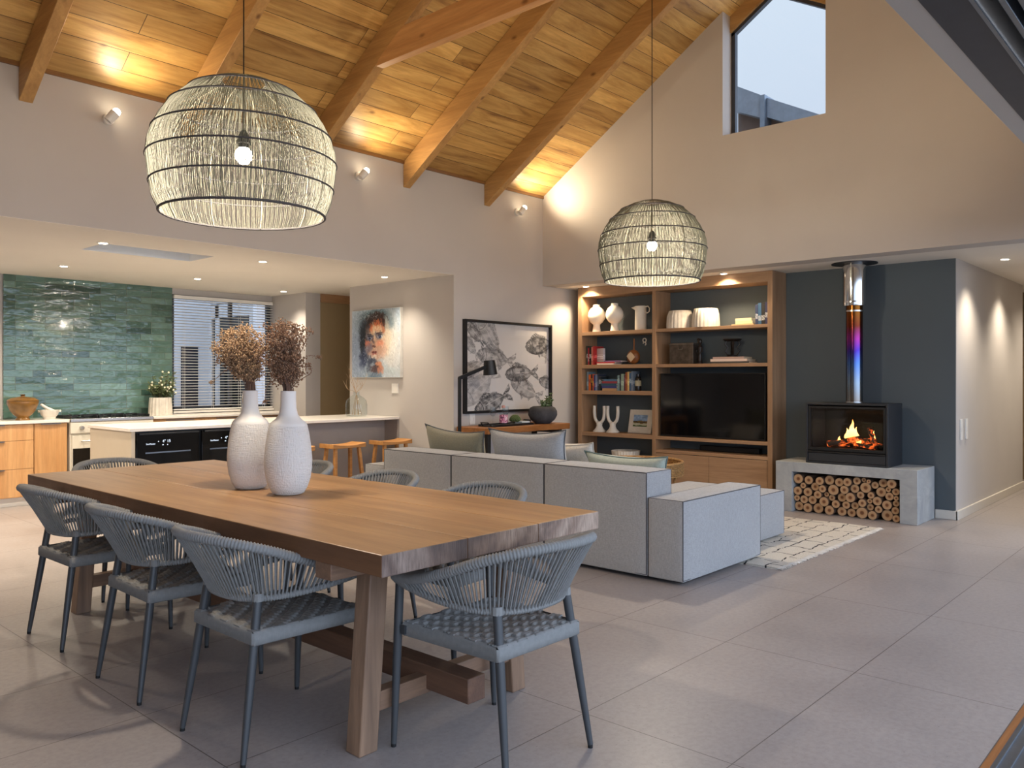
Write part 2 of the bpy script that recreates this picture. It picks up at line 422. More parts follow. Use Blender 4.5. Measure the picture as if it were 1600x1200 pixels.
struct('trim_kitchen_edge', MB().box(XL, 6.218, YK + 0.001, YK + 0.2, CZ - 0.005, CZ + 0.05), CEILP)
# skylight shaft in the kitchen ceiling
struct('window_1', MB().box(2.76, 2.80, 7.16, 7.72, CZ + 0.1205, 3.2).box(3.80, 3.84, 7.16, 7.72, CZ + 0.1205, 3.2).box(2.80, 3.80, 7.16, 7.20, CZ + 0.1205, 3.2).box(2.80, 3.80, 7.68, 7.72, CZ + 0.1205, 3.2), WHITE)
struct('window_2', MB().box(2.80, 3.80, 7.20, 7.68, 3.18, 3.19), pane('skylight_glass', (0.9, 0.95, 1.0)))
struct('wall_back', MB().box(XL, 1.5, 10.12, 10.3, 0, CZ).box(1.5, 2.85, 10.12, 10.3, 0, 0.93).box(2.85, 4.77, 10.12, 10.3, 0, CZ)
       .box(4.77, 6.2, 10.12, 10.3, 0, 0.93).box(1.5, 2.85, 10.12, 10.3, 2.41, CZ).box(4.77, 6.2, 10.12, 10.3, 2.41, CZ), PAINT)
struct('wall_back_tiled', MB().box(2.885, 4.765, 10.09, 10.12, 0.895, CZ), ZELL)
struct('wall_left', MB().prism([(0.45, 0), (10.3, 0), (10.3, CZ), (YK, CZ), (YK, EZ), (RY, RZ), (0.45, 3.7)], 'x', XL - 0.2, XL), PAINT)
# gable wall: lower edge is the low ceiling, window opening up to the boards
wy0, wy1, wz = 2.989, 4.057, 3.86
zr = lambda y: RZ - (RY - y) * math.tan(A2)
zl = lambda y: EZ + SL * (YK - y)
g = MB()
g.prism([(wy1, CZ), (YK + 0.05, CZ), (YK + 0.05, EZ), (wy1, zl(wy1) + 0.02)], 'x', XG, XG + 0.25)
g.prism([(0.6, CZ), (wy0, CZ), (wy0, zr(wy0) + 0.02), (0.6, zr(0.6) + 0.02)], 'x', XG, XG + 0.25)
g.box(XG, XG + 0.25, wy0, wy1, CZ, wz)
struct('wall_gable', g, PAINT)
wf = MB()
wf.box(7.93, 7.985, wy1 - 0.045, wy1 - 0.001, wz, zl(wy1) - 0.17).box(7.93, 7.985, wy0 + 0.001, wy0 + 0.04, wz, zr(wy0) - 0.16).box(7.93, 7.985, wy0, wy1, wz - 0.02, wz + 0.01)
wf.prism([(wy1, zl(wy1) - 0.21), (wy1, zl(wy1) - 0.16), (RY, RZ - 0.16), (RY, RZ - 0.21)], 'x', 7.93, 7.985)
wf.prism([(wy0, zr(wy0) - 0.21), (wy0, zr(wy0) - 0.16), (RY, RZ - 0.16), (RY, RZ - 0.21)], 'x', 7.93, 7.985)
struct('window_3', wf, DALU)
struct('window_4', MB().prism([(wy0, wz), (wy1, wz), (wy1, zl(wy1) - 0.19), (RY, RZ - 0.19), (wy0, zr(wy0) - 0.19)], 'x', 7.955, 7.961), pane('gable_glass', (0.97, 0.99, 1.0)))
struct('trim_2', MB().prism([(wy1 - 0.001, zl(wy1) - 0.17), (wy1 - 0.001, zl(wy1) + 0.0), (RY, RZ), (RY, RZ - 0.17)], 'x', 7.90, 7.99)
       .prism([(wy0 + 0.001, zr(wy0) - 0.17), (wy0 + 0.001, zr(wy0)), (RY, RZ), (RY, RZ - 0.17)], 'x', 7.90, 7.99), BEAM)
struct('ceiling_recess', MB().box(XG + 0.251, 13.0, 0.6, YK + 0.2, CZ, CZ + 0.12), CEILP)
struct('wall_stove', MB().box(8.57, 8.70, 2.075, YK + 0.2, 0, CZ), DARKP)
struct('wall_passage', MB().box(8.575, 11.62, 2.07, 2.20, 0, CZ), PAINT)
struct('wall_passage_end', MB().box(12.6, 12.8, 0.6, 3.2, 0, CZ).box(11.5, 12.6, 3.1, 3.2, 0, CZ), plain('passage_end_paint', (140, 118, 88), 0.8))
struct('wall_passage_front', MB().box(8.5, 13.0, 0.6, FY, 0, CZ), PAINT)
sk = MB(); sk.box(8.555, 8.57, 2.055, 2.25, 0, 0.085)
sk.box(8.555, 11.62, 2.05, 2.07, 0, 0.085)
struct('baseboard_right', sk, SKIRT, bevel=0.003)
# garden-side wall above the open sliding doors
struct('wall_front', MB().box(XL, XG + 0.3, 0.60, FY, 2.461, 3.98).box(XL, -2.2, 0.60, FY, 0, 2.461), PAINT)

# rafters
rafter_lab = ['pine rafter nearest the left edge, above the first wall spotlight', 'pine rafter running down behind the big near pendant', 'pine rafter with the horizontal tie beams fixed to its sides',
              'pine rafter ending between the tie-beam rafter and the last one', 'pine rafter nearest the gable wall with the high window']
rx = [1.995, 3.18, 4.372, 5.545, 6.745]
raft = MB(); dz = 0.262
raft.prism([(YK - 0.0, EZ - 0.003), (YK - 0.0, EZ - dz), (RY, RZ - dz), (RY, RZ - 0.003)], 'x', -0.045, 0.045)
r0 = raft.build('rafter', BEAM, bevel=0.004); r0.location = (rx[0], 0, 0)
for i, x in enumerate(rx):
    r = r0 if i == 0 else r0.copy()
    if i: COL.objects.link(r)
    r.location = (x, 0, 0); tag(r, rafter_lab[i], 'beam', 'pine rafters under the board ceiling')
TIE = wood('tie_pine', (176, 120, 66), (216, 164, 104), 'y', 0.8, 0.5, knots=True)
for nm, x, y1, lb in (('near', 4.287, 5.36, 'horizontal pine tie beam on the near side of the middle rafter'), ('far', 4.457, 4.90, 'horizontal pine tie beam mostly hidden behind the middle rafter')):
    mb = MB(); z0, z1 = (3.925, 4.16) if nm == 'near' else (4.09, 4.25); y0 = 1.9
    mb.prism([(y1, z0), (y0, z0), (y0, z1), (y1 - (z1 - z0) / SL * 0.9, z1), (y1 - 0.03, z0 + 0.05)], 'x', x - 0.037, x + 0.037)
    tag(mb.build('tie_beam', TIE, bevel=0.003), lb, 'beam', 'tie beams of the middle roof truss')
struct('trim_eave', MB().box(XL, XG, YK - 0.02, YK - 0.001, EZ - 0.022, EZ + 0.01), wood('eave_strip', (120, 84, 46), (160, 114, 64), 'x'))

# sliding door head and track
t = thing('overhead_track', 'dark aluminium sliding-door head rail overhead at the top right corner', 'door frame', (3, 0.6, 2.46))
def hb(y0, y1, z0, z1, x0=-2.2, x1=8.4): return MB().box(x0 - 3, x1 - 3, y0 - 0.6, y1 - 0.6, z0 - 2.46, z1 - 2.46)
hb(0.615, 0.728, 2.459, 2.52).build('head_frame', DALU, t, bevel=0.002)
hb(0.50, 0.599, 2.56, 2.62).build('channel', BLACKG, t)
hb(0.602, 0.614, 2.455, 2.58).build('rail', ALU, t)
for y in (0.535, 0.492, 0.445): hb(y, y + 0.018, 2.46, 2.60).build('rail', ALU, t, bevel=0.002)
hb(0.20, 0.44, 2.50, 2.60).build('outer_frame', DALU, t)
t = thing('sliding_door_track', 'aluminium sliding-door floor track with a timber edge at the bottom right corner', 'door track', (3, 0.6, 0))
def tb(y0, y1, z0, z1): return MB().box(-5.2, 5.4, y0 - 0.6, y1 - 0.6, z0, z1)
tb(0.668, 0.6925, -0.02, 0.001).build('timber_edge', SLAB, t)
tb(0.17, 0.45, -0.03, -0.018).build('track_base', DALU, t); tb(0.45, 0.668, -0.03, -0.002).build('track_base', ALU, t)
for i in range(6): tb(0.650 - i * 0.038, 0.655 - i * 0.038, -0.004, 0.004).build('rail', ALU, t)

# ---------------------------------------------------------------- fixed lights
def downlight(x, y, label, group, e, col=WARM, size=150, z=CZ, blend=1.0):
    t = thing('downlight', label, 'ceiling light', (x, y, z), 0, group)
    MB().lathe([(0.050, -0.004), (0.050, 0.0)], 20).lathe([(0.036, -0.0045), (0.048, -0.006), (0.052, -0.001)], 20).build('trim_ring', WHITE, t)
    MB().lathe([(0.033, -0.007), (0.033, -0.0045)], 20).build('lens', LAMPD, t)
    spot('downlight_lamp', (x, y, z - 0.03), (x, y, 0), e, col, size, blend, 0.05, t)
KG = 'recessed downlights in the kitchen ceiling'
for x, y, lb, f_ in [(q + (1.0,))[:4] for q in [(2.79, 7.165, 'recessed downlight beside the kitchen skylight, leftmost of the near row'), (4.278, 7.147, 'recessed downlight in the near kitchen row, right of the skylight'),
                 (5.84, 7.213, 'recessed downlight above the portrait painting', 0.5), (3.093, 8.93, 'recessed downlight above the tiled wall, leftmost of the far row'),
                 (4.517, 8.94, 'recessed downlight in the middle of the far kitchen row'), (5.93, 9.40, 'recessed downlight in the far corner beside the blinds', 0.4)]]:
    downlight(x, y, lb, KG, K_DOWN * f_, WARM, 150 if f_ == 1.0 else 112)
downlight(1.5, 8.6, 'added unseen downlight over the left end of the kitchen', KG, K_DOWN * 1.6)  # this and the next: unseen downlights added to brighten the kitchen
downlight(0.9, 7.2, 'added unseen downlight over the left end of the island', KG, K_DOWN * 1.6)
SG = 'recessed downlights above the bookcase'
downlight(8.135, 6.12, 'warm recessed downlight at the left corner above the bookcase', SG, K_SHELF, WARM2, 140, CZ, 0.5)
downlight(8.135, 4.25, 'warm recessed downlight above the right half of the bookcase', SG, K_SHELF, WARM2, 140, CZ, 0.5)
PG = 'recessed downlights along the passage'
downlight(8.95, 1.74, 'recessed downlight at the start of the passage by the light switches', PG, K_PASS * 1.05, WARM, 115)
downlight(10.35, 1.74, 'recessed downlight further along the passage', PG, K_PASS * 1.05, WARM, 115)
downlight(11.6, 1.3, 'recessed downlight at the far end of the passage', PG, K_PASS)

for x, lb in ((2.56, 'white wall spotlight left of the big near pendant'), (4.92, 'white wall spotlight right of the big near pendant'), (7.25, 'white wall spotlight beside the gable corner')):
    t = thing('wall_spotlight', lb, 'wall light', (x, YK, 3.325), 0, 'adjustable spotlights high on the kitchen-side wall')
    MB().tube([(0, -0.001, 0), (0, -0.025, 0)], 0.042, 20).build('mounting_plate', WHITE, t)
    MB().tube([(0, -0.02, 0), (0.0, -0.075, 0.0)], 0.010, 10).tube([(-0.035, -0.09, -0.035), (0.012, -0.11, 0.03)], [0.032, 0.036], 18).build('lamp_head', WHITE, t)
    MB().ball((0.018, -0.113, 0.036), 0.030, 14, 8).build('bulb', BULB, t)
    spot('spot_lamp', (x + 0.05, YK - 0.15, 3.38), (x + 0.5, YK - 1.3, 4.5), K_UP * (2.2 if x > 7 else 1.0), (1.0, 0.80, 0.54), 165, 0.9, 0.05, t)

for x, lb in ((1.4, 'added unseen fill spotlight over the sliding doors, leftmost'), (3.9, 'added unseen fill spotlight over the sliding doors, middle'), (6.4, 'added unseen fill spotlight over the sliding doors, nearest the gable wall')):  # out-of-view fittings added to lift the ceiling and upper walls
    t = thing('wall_spotlight', lb, 'wall light', (x, FY, 3.05), 0, 'added fill spotlights over the sliding doors')
    MB().tube([(0, 0.001, 0), (0, 0.025, 0)], 0.042, 20).build('mounting_plate', WHITE, t)
    MB().tube([(0, 0.02, 0), (0.0, 0.075, 0.0)], 0.010, 10).tube([(0, 0.09, -0.035), (0, 0.11, 0.03)], [0.032, 0.036], 18).build('lamp_head', WHITE, t)
    MB().ball((0, 0.113, 0.036), 0.030, 14, 8).build('bulb', BULB, t)
    spot('spot_lamp', (x, FY + 0.15, 3.15), (x, FY + 2.6, 4.35), K_FRONT_FILL * (0.6 if x > 6 else 1.1), (1.0, 0.80, 0.55), 160, 1.0, 0.06, t)

# ---------------------------------------------------------------- pendants
THREAD = N('cream_thread'); THREAD.set(lin((108, 108, 96)), 0.8)
THREAD.b.inputs['Subsurface Weight'].default_value = 0.0
THREAD = THREAD.m
RINGM = plain('grey_bound_ring', (70, 68, 70), 0.8)
prof = [(0.383, 2.139), (0.412, 2.20), (0.425, 2.27), (0.44, 2.394), (0.434, 2.46), (0.415, 2.518), (0.385, 2.58), (0.343, 2.643), (0.255, 2.724), (0.17, 2.765), (0.105, 2.782)]
prof = [(r, z - 2.43) for r, z in prof]
t = thing('pendant_lamp', 'large woven thread globe pendant hanging nearest, above the dining table', 'pendant lamp', (2.069, 3.63, 2.43), 0, 'pair of woven globe pendants')
th = MB(); nt_ = 520
R3 = random.Random(3)
for i in range(nt_):
    a = 2 * PI * (i + R3.uniform(-0.3, 0.3)) / nt_; lay = (i % 2) * 0.006
    pts = [((r - lay) * math.cos(a + 0.02 * k * (1 if i % 5 == 0 else 0)), (r - lay) * math.sin(a + 0.02 * k * (1 if i % 5 == 0 else 0)), z) for k, (r, z) in enumerate(prof)]
    th.tube(pts, 0.00135, 3, cap=False)
tag(th.build('thread_shade', THREAD, t, smooth=False), kind='stuff')
def ringpts(r, z, n=48): return [(r * math.cos(2 * PI * j / n), r * math.sin(2 * PI * j / n), z) for j in range(n)]
for k in (0, 2, 3, 5, 7, 8, 10):
    r, z = prof[k]; MB().tube(ringpts(r + 0.002, z), 0.0064 if k == 0 else 0.0044, 6, closed=True).build('frame_ring', RINGM, t)
RIBM = plain('pale_frame_rib', (150, 144, 124), 0.7)
for i in range(10):
    a = 2 * PI * i / 10 + 0.2
    MB().tube([((r - 0.010) * math.cos(a), (r - 0.010) * math.sin(a), z) for r, z in prof], 0.0028, 5).build('frame_rib', RIBM, t)
MB().tube([(0, 0, 0.10), (0, 0, 3.02)], 0.0035, 6).build('cord', BLACK, t)
MB().lathe([(0.0, 0.125), (0.012, 0.12), (0.026, 0.09), (0.028, 0.07), (0.034, 0.068), (0.034, 0.055), (0.026, 0.053), (0.024, 0.02), (0.0, 0.02)], 20).build('socket', BLACK, t)
MB().lathe([(0.0, -0.045), (0.022, -0.041), (0.038, -0.02), (0.042, 0.0), (0.036, 0.02), (0.018, 0.04), (0.014, 0.05)], 20).build('bulb', emis('pendant_bulb', (1.0, 0.88, 0.66), 30), t)
point('pendant_light', (0, 0, -0.075), K_PEND, NEUTRAL, 0.05, t)
t2 = copy_tree(t); t2.location = (5.722, 3.63, 2.43); t2.rotation_euler = (0, 0, 0.35)
tag(t2, 'smaller-looking woven thread globe pendant further away, above the sofa', 'pendant lamp')

# ================================================================ DINING TABLE
TX0, TX1, TY0, TY1, TZ = 1.645, 2.808, 2.045, 5.318, 0.782
t = thing('dining_table', 'long chunky timber dining table on trestle legs in the foreground', 'table', (2.226, 3.68, 0))
def loc(mb, o): 
    mb.v = [(x - o.location.x, y - o.location.y, z - o.location.z) for x, y, z in mb.v]; return mb
top = MB()
xs = [TX0, 2.03, 2.415, TX1]; rr = random.Random(5)
for i in range(3):
    n = 34; a, b = xs[i] + (0.0008 if i else 0), xs[i + 1] - (0.0008 if i < 2 else 0)
    # live, slightly wavy outer edges
    vs = []; fs = []
    for k in range(n + 1):
        y = TY0 + (TY1 - TY0) * k / n
        wl = rr.uniform(-0.004, 0.004) if i == 0 and 0 < k < n else 0; wr = rr.uniform(-0.004, 0.004) if i == 2 and 0 < k < n else 0
        vs += [(a + wl, y, 0.709), (b + wr, y, 0.709), (b + wr, y, TZ), (a + wl * 0.3, y, TZ)]
    for k in range(n):
        q = 4 * k
        for j in range(4): fs.append((q + j, q + 4 + j, q + 4 + (j + 1) % 4, q + (j + 1) % 4))
    fs += [(0, 1, 2, 3), (4 * n + 3, 4 * n + 2, 4 * n + 1, 4 * n)]
    top.add(vs, fs)
def endgrain():
    m = N('sawn_end_grain'); v = m.obj((9, 1, 1)); a = m.noise(v, 14, 5, 0.7); b = m.noise(m.obj((1, 1, 1)), 2.6, 3, 0.6, 1.0)
    c = m.ramp(b, [(0.36, lin((92, 80, 76))), (0.5, lin((142, 120, 106))), (0.64, lin((178, 158, 142)))])
    c = m.mix(0.8, c, m.ramp(a, [(0.32, (0.45, 0.43, 0.42, 1)), (0.6, (1.05, 1.05, 1.05, 1))]), 'MULTIPLY')
    s_x = m.n('ShaderNodeSeparateXYZ'); m.l(m.obj(), s_x.inputs[0]); c = m.mix(1.0, c, m.ramp(m.math('MULTIPLY', m.math('ADD', s_x.outputs[0], 0.6), 0.83), [(0.0, (0.62, 0.60, 0.62, 1)), (0.31, (0.66, 0.62, 0.60, 1)), (0.34, (0.86, 0.78, 0.70, 1)), (0.64, (0.84, 0.76, 0.68, 1)), (0.67, (1.0, 0.96, 0.92, 1))]), 'MULTIPLY')
    m.bump(a, 0.7, 0.006); return m.set(c, 0.75)
ENDG = endgrain()
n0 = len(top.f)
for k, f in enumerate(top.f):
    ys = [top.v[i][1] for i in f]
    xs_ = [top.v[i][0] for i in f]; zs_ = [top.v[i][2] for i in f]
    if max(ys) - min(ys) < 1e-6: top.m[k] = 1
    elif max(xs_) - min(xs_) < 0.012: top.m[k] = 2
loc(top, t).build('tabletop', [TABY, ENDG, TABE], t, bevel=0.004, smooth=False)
for yb in (2.345, 4.94): loc(MB().box(1.665, 2.79, yb, yb + 0.095, 0.645, 0.709), t).build('cross_bearer', TABX, t, bevel=0.004)
for y in (2.335, 4.95):
    for sx, x0 in ((1, 1.778), (-1, 2.588)):
        m = MB(); w = 0.082; dx = 0.055 * sx
        m.add([(x0, y, 0), (x0 + w, y, 0), (x0 + w, y + w, 0), (x0, y + w, 0), (x0 + dx, y, 0.709), (x0 + w + dx, y, 0.709), (x0 + w + dx, y + w, 0.709), (x0 + dx, y + w, 0.709)],
              [(0,3,2,1),(4,5,6,7),(0,1,5,4),(1,2,6,5),(2,3,7,6),(3,0,4,7)])
        # stand just clear of the bearer
        m.v = [(a, b, min(c, 0.645) if False else c) for a, b, c in m.v]
        loc(m, t).build('leg', TABL, t, bevel=0.005)
    loc(MB().box(1.80, 2.66, y + 0.012, y + 0.068, 0.135, 0.205), t).build('leg_rail', TABX, t, bevel=0.003)
loc(MB().box(2.105, 2.195, 2.12, 5.24, 0.150, 0.243), t).build('long_stretcher', TABS, t, bevel=0.004)

# ================================================================ CHAIRS
CORD = plain('grey_cord', (128, 128, 126), 0.85, var=0.05, scale=60)
FRAME = plain('slate_metal', (64, 66, 68), 0.42, 0.15, var=0.03)
def make_chair(label):
    t = thing('dining_chair', label, 'chair')
    for sx in (-1, 1):
        for ft, tp, r1 in (((0.262, 0.262, 0.0), (0.232, 0.262, 0.62), 0.0165), ((0.222, -0.268, 0.0), (0.180, -0.185, 0.575), 0.0165)):
            m = MB(); f = Vector((ft[0] * sx, ft[1], 0.012)); p = Vector((tp[0] * sx, tp[1], tp[2]))
            m.tube([f.lerp(p, k / 6) for k in range(7)], [0.0105, 0.0125, 0.0145, 0.016, 0.0165, 0.0165, r1], 12)
            lg = m.build('leg', FRAME, t)
            MB().tube([(f.x, f.y, 0.0), (f.x, f.y, 0.013)], 0.0095, 10).build('foot_cap', RUBBER, lg)
    half = [(-0.238, 0.285, 0.615), (-0.262, 0.17, 0.628), (-0.280, 0.04, 0.660), (-0.282, -0.08, 0.700), (-0.262, -0.19, 0.742), (-0.205, -0.285, 0.772), (-0.11, -0.345, 0.787), (0, -0.365, 0.790)]
    lowh = [(-0.236, 0.270, 0.597), (-0.246, 0.15, 0.583), (-0.246, 0.03, 0.572), (-0.234, -0.07, 0.566), (-0.208, -0.14, 0.562), (-0.155, -0.192, 0.558), (-0.085, -0.220, 0.556), (0, -0.228, 0.555)]
    mir = lambda L: L + [(-x, y, z) for x, y, z in L[-2::-1]]
    T = crom(mir(half), 240); Lw = crom(mir(lowh), 240)
    # cord-wrapped rails: ridged tubes
    Tf = crom(mir(half), 560); Lf = crom(mir(lowh), 420)
    MB().tube(Tf, [0.0175 + (0.0016 if k % 4 < 2 else -0.0016) for k in range(len(Tf))], 10).build('arm_rail', CORD, t, ang=80)
    MB().tube(Lf, [0.0125 + (0.0013 if k % 4 < 2 else -0.0013) for k in range(len(Lf))], 8).build('lower_rail', CORD, t, ang=80)
    cd = MB()
    for i in range(13, 228, 3):
        a = T[i]; j = min(max(i + (2 if i < 120 else -2), 0), 240); b = Lw[j]
        d = (Vector((a.x, a.y, 0)) - Vector((0, 0.1, 0))).normalized() * 0.013
        for off in (d, -d):
            cd.tube([a + off, (a + b) / 2 + off * 0.6, b + off * 0.7], 0.0034, 5, cap=False)
    for i in list(range(0, 13)) + list(range(228, 241)):     # closely wound cord joining both rails at the arm ends
        a, b = T[i], Lw[i]; d = Vector((0.012 if a.x < 0 else -0.012, 0, 0))
        for off in (d, -d): cd.tube([a + off, (a + b) / 2 + off * 1.2, b + off], 0.0044, 5, cap=False)
    tag(cd.build('back_cords', CORD, t), kind='stuff')
    # small lashing knots where the rear legs meet the lower rail
    for sx in (-1, 1):
        MB().tube([(0.180 * sx, -0.185, 0.552), (0.180 * sx, -0.185, 0.580)], [0.021, 0.019], 10).build('rail_lashing', CORD, t)
    # seat
    fx, rx_, y0, y1, zt = 0.236, 0.212, -0.222, 0.240, 0.455
    fr = MB()
    fr.bar((-0.25, 0.225, 0.43), (0.25, 0.225, 0.43), 0.018, 0.03).bar((-0.205, -0.205, 0.43), (0.205, -0.205, 0.43), 0.018, 0.03)
    for sx in (-1, 1): fr.bar((0.215 * sx, 0.225, 0.43), (0.19 * sx, -0.205, 0.43), 0.018, 0.03).bar((0.236 * sx, 0.255, 0.43), (0.228 * sx, 0.235, 0.43), 0.02, 0.034).bar((0.19 * sx, -0.215, 0.43), (0.196 * sx, -0.19, 0.43), 0.03, 0.034)
    fr.build('seat_frame', FRAME, t)
    n = 96; se = MB(); vs = []; fs = []
    for j in range(n + 1):
        v = j / n; y = y0 + (y1 - y0) * v; hw = rx_ + (fx - rx_) * v
        for i in range(n + 1):
            u = i / n; x = -hw + 2 * hw * u
            cu, cv = u * 17.999, v * 17.999; a, b = int(cu), int(cv)
            ph = (a + b) % 4
            fu, fv = cu - int(cu), cv - int(cv)
            h = (0.005 * abs(math.sin(PI * (2 * fv))) * (0.35 + 0.65 * math.sin(PI * (fu + (ph == 1)) / 2) ** 0.5 if True else 1) + 0.001) if ph < 2 else 0.0045 * abs(math.sin(PI * (2 * fu))) - 0.007
            sag = -0.010 * math.sin(PI * u) * math.sin(PI * v)
            vs.append((x, y, zt + h + sag))
    for j in range(n):
        for i in range(n): q = j * (n + 1) + i; fs.append((q, q + 1, q + n + 2, q + n + 1))
    se.add(vs, fs)
    se.build('woven_seat', CORD, t, ang=60)
    # ridged side wrap
    sd = MB(); per = []
    cs = [(-rx_, y0), (rx_, y0), (fx, y1), (-fx, y1)]
    for k in range(4):
        p, q = Vector(cs[k]), Vector(cs[(k + 1) % 4]); m_ = int((q - p).length / 0.0036)
        nrm = Vector(((q - p).y, -(q - p).x)).normalized()
        for i in range(m_): per.append((p.lerp(q, i / m_) + nrm * (0.0042 if i % 2 else 0.0008), nrm))
    K = len(per); vs = []
    for z, ins in ((zt + 0.002, -0.012), (zt - 0.004, 0.0015), (zt - 0.045, 0.003), (zt - 0.052, -0.008)):
        vs += [(p.x + nn.x * ins, p.y + nn.y * ins, z) for p, nn in per]
    fs = [(r * K + i, (r + 1) * K + i, (r + 1) * K + (i + 1) % K, r * K + (i + 1) % K) for r in range(3) for i in range(K)]
    fs.append(tuple(3 * K + i for i in range(K))[::1])
    sd.add(vs, fs); sd.build('seat_edge_wrap', CORD, t, ang=60)
    return t
ch = make_chair('grey rope dining chair at the near head of the table, its back to the camera')
ch.location = (2.18, 2.055, 0); ch.rotation_euler = (0, 0, math.radians(-1))
ch['group'] = 'grey rope dining chairs'
seats = [(1.735, 2.80, -90, 'grey rope dining chair on the left long side, nearest the camera'),
         (1.735, 3.61, -91, 'grey rope dining chair on the left long side, middle of three'),
         (1.755, 4.555, -89, 'grey rope dining chair on the left long side, furthest of three'),
         (2.76, 2.88, 92, 'grey rope dining chair on the sofa side, nearest the camera, mostly hidden by the tabletop'),
         (2.77, 3.70, 90, 'grey rope dining chair on the sofa side whose back shows right of the bar stools'),
         (2.77, 4.52, 88, 'grey rope dining chair on the sofa side just visible beside the white vases'),
         (2.25, 5.37, 180, 'grey rope dining chair at the far head of the table by the kitchen')]
for x, y, rz, lb in seats:
    c_ = copy_tree(ch); c_.location = (x, y, 0); c_.rotation_euler = (0, 0, math.radians(rz)); c_['label'] = lb

# ================================================================ VASES AND DRIED FLOWERS
def vase_mat():
    m = N('textured_white_vase'); o = m.obj((1, 1, 1))
    n1 = m.noise(m.obj((1, 1, 9)), 30, 2); n2 = m.noise(m.obj((6, 6, 1)), 34, 2)
    s = m.n('ShaderNodeSeparateXYZ'); m.l(o, s.inputs[0]); below = m.math('LESS_THAN', s.outputs[2], 0.33)
    h = m.math('MULTIPLY', m.math('ADD', n1, n2), below)
    m.bump(h, 0.8, 0.008); return m.set(lin((226, 222, 216)), 0.75)
VM = vase_mat()
vp = [(0.0, 0.0), (0.062, 0.0), (0.075, 0.006), (0.092, 0.035), (0.106, 0.08), (0.113, 0.13), (0.1135, 0.17), (0.108, 0.235), (0.099, 0.295), (0.090, 0.335), (0.082, 0.348), (0.060, 0.365), (0.046, 0.385), (0.039, 0.415), (0.0365, 0.455), (0.0365, 0.498), (0.033, 0.500), (0.029, 0.490), (0.029, 0.42), (0.0, 0.40)]
DRY = plain('dried_stems', (120, 92, 76), 0.9, var=0.15)
BLOOM = plain('dried_blossom', (170, 140, 108), 0.95, var=0.25, scale=60)
BLOOM2 = plain('dried_blossom_dull', (140, 108, 84), 0.95, var=0.25, scale=60)
for nm, x, y, k, lb in (('a', 2.200, 3.795, 1.04, 'tall white bottle vase on the dining table, the one behind'), ('b', 2.215, 3.47, 1.0, 'tall white bottle vase on the dining table, the one in front')):
    v = MB().lathe([(r, z) for r, z in vp], 48)
    o = v.build('bottle_vase', VM, loc=(x, y, TZ + 0.001)); tag(o, lb, 'vase', 'white bottle vases')
def bunch(name, base, lean, tops, label, mat, seed, stray=()):
    t = thing(name, label, 'dried flowers', base, 0, 'dried flower bunches'); R = random.Random(seed)
    st = MB(); bl = MB(); B = Vector((0, 0, 0))
    def leafy(pts, r):
        st.tube(pts, [r * (1 - 0.6 * i / (len(pts) - 1)) for i in range(len(pts))], 4, cap=False)
    for (tx, ty, tz) in tops:
        e = Vector((tx, ty, tz)); b = Vector((R.uniform(-0.018, 0.018), R.uniform(-0.018, 0.018), -0.06)); mid = b.lerp(e, 0.5) + Vector((tx * -0.14, ty * -0.14, 0.02))
        P = crom([b, Vector((b.x * 1.1, b.y * 1.1, 0.01)), mid, e], 9); leafy(P, 0.0028)
        for q in range(9):
            p = P[5 + q % 4]; d = Vector((R.gauss(0, 1), R.gauss(0, 1), abs(R.gauss(0, 0.8)))).normalized() * R.uniform(0.025, 0.055); e2 = p + d
            leafy([p, (p + e2) / 2 + Vector((0, 0, 0.004)), e2], 0.0014)
            for _ in range(8): bl.ball(e2 + Vector((R.gauss(0, .011), R.gauss(0, .011), R.gauss(0, .008))), R.uniform(0.0028, 0.0050), 5, 3)
        for _ in range(26): bl.ball(e + Vector((R.gauss(0, .018), R.gauss(0, .018), R.gauss(0, .012))), R.uniform(0.003, 0.0055), 5, 3)
    for pts in stray:
        P = crom(pts, 12); leafy(P, 0.0026)
        for p in P[4:]:
            for _ in range(3): bl.ball(p + Vector((R.gauss(0, .003), R.gauss(0, .003), R.gauss(0, .003))), 0.002, 4, 3)
        for _ in range(24): bl.ball(P[-1] + Vector((R.gauss(0, .008), R.gauss(0, .008), R.gauss(0, .006))), 0.0032, 5, 3)
    st.build('stems', DRY, t); tag(bl.build('blossom', mat, t, smooth=False), kind='stuff')
    return t
RX, RYv = Vector((0.6708, -0.7417, 0)), Vector((0.7417, 0.6708, 0))   # across and away, as seen from the garden
def tops(n, seed, cx, cz, sx, sz, depth):
    R = random.Random(seed); out = []
    while len(out) < n:
        a, b, c = R.uniform(-1, 1), R.uniform(-1, 1), R.uniform(-1, 1)
        if a * a + b * b + c * c > 1: continue
        p = RX * (cx + a * sx) + RYv * (c * depth); out.append((p.x, p.y, cz + b * sz))
    return out
d1 = bunch('dried_flowers', (2.200, 3.795, TZ + 0.52), 0, tops(64, 1, -0.045, 0.195, 0.140, 0.115, 0.11), 'golden brown dried flower bunch in the rear white vase', BLOOM, 11,
           [[(0, 0, 0), tuple(RX * -0.10 + Vector((0, 0, 0.09))), tuple(RX * -0.20 + Vector((0, 0, 0.02)))]])
s_ = lambda a, z: tuple(RX * a + Vector((0, 0, z)))
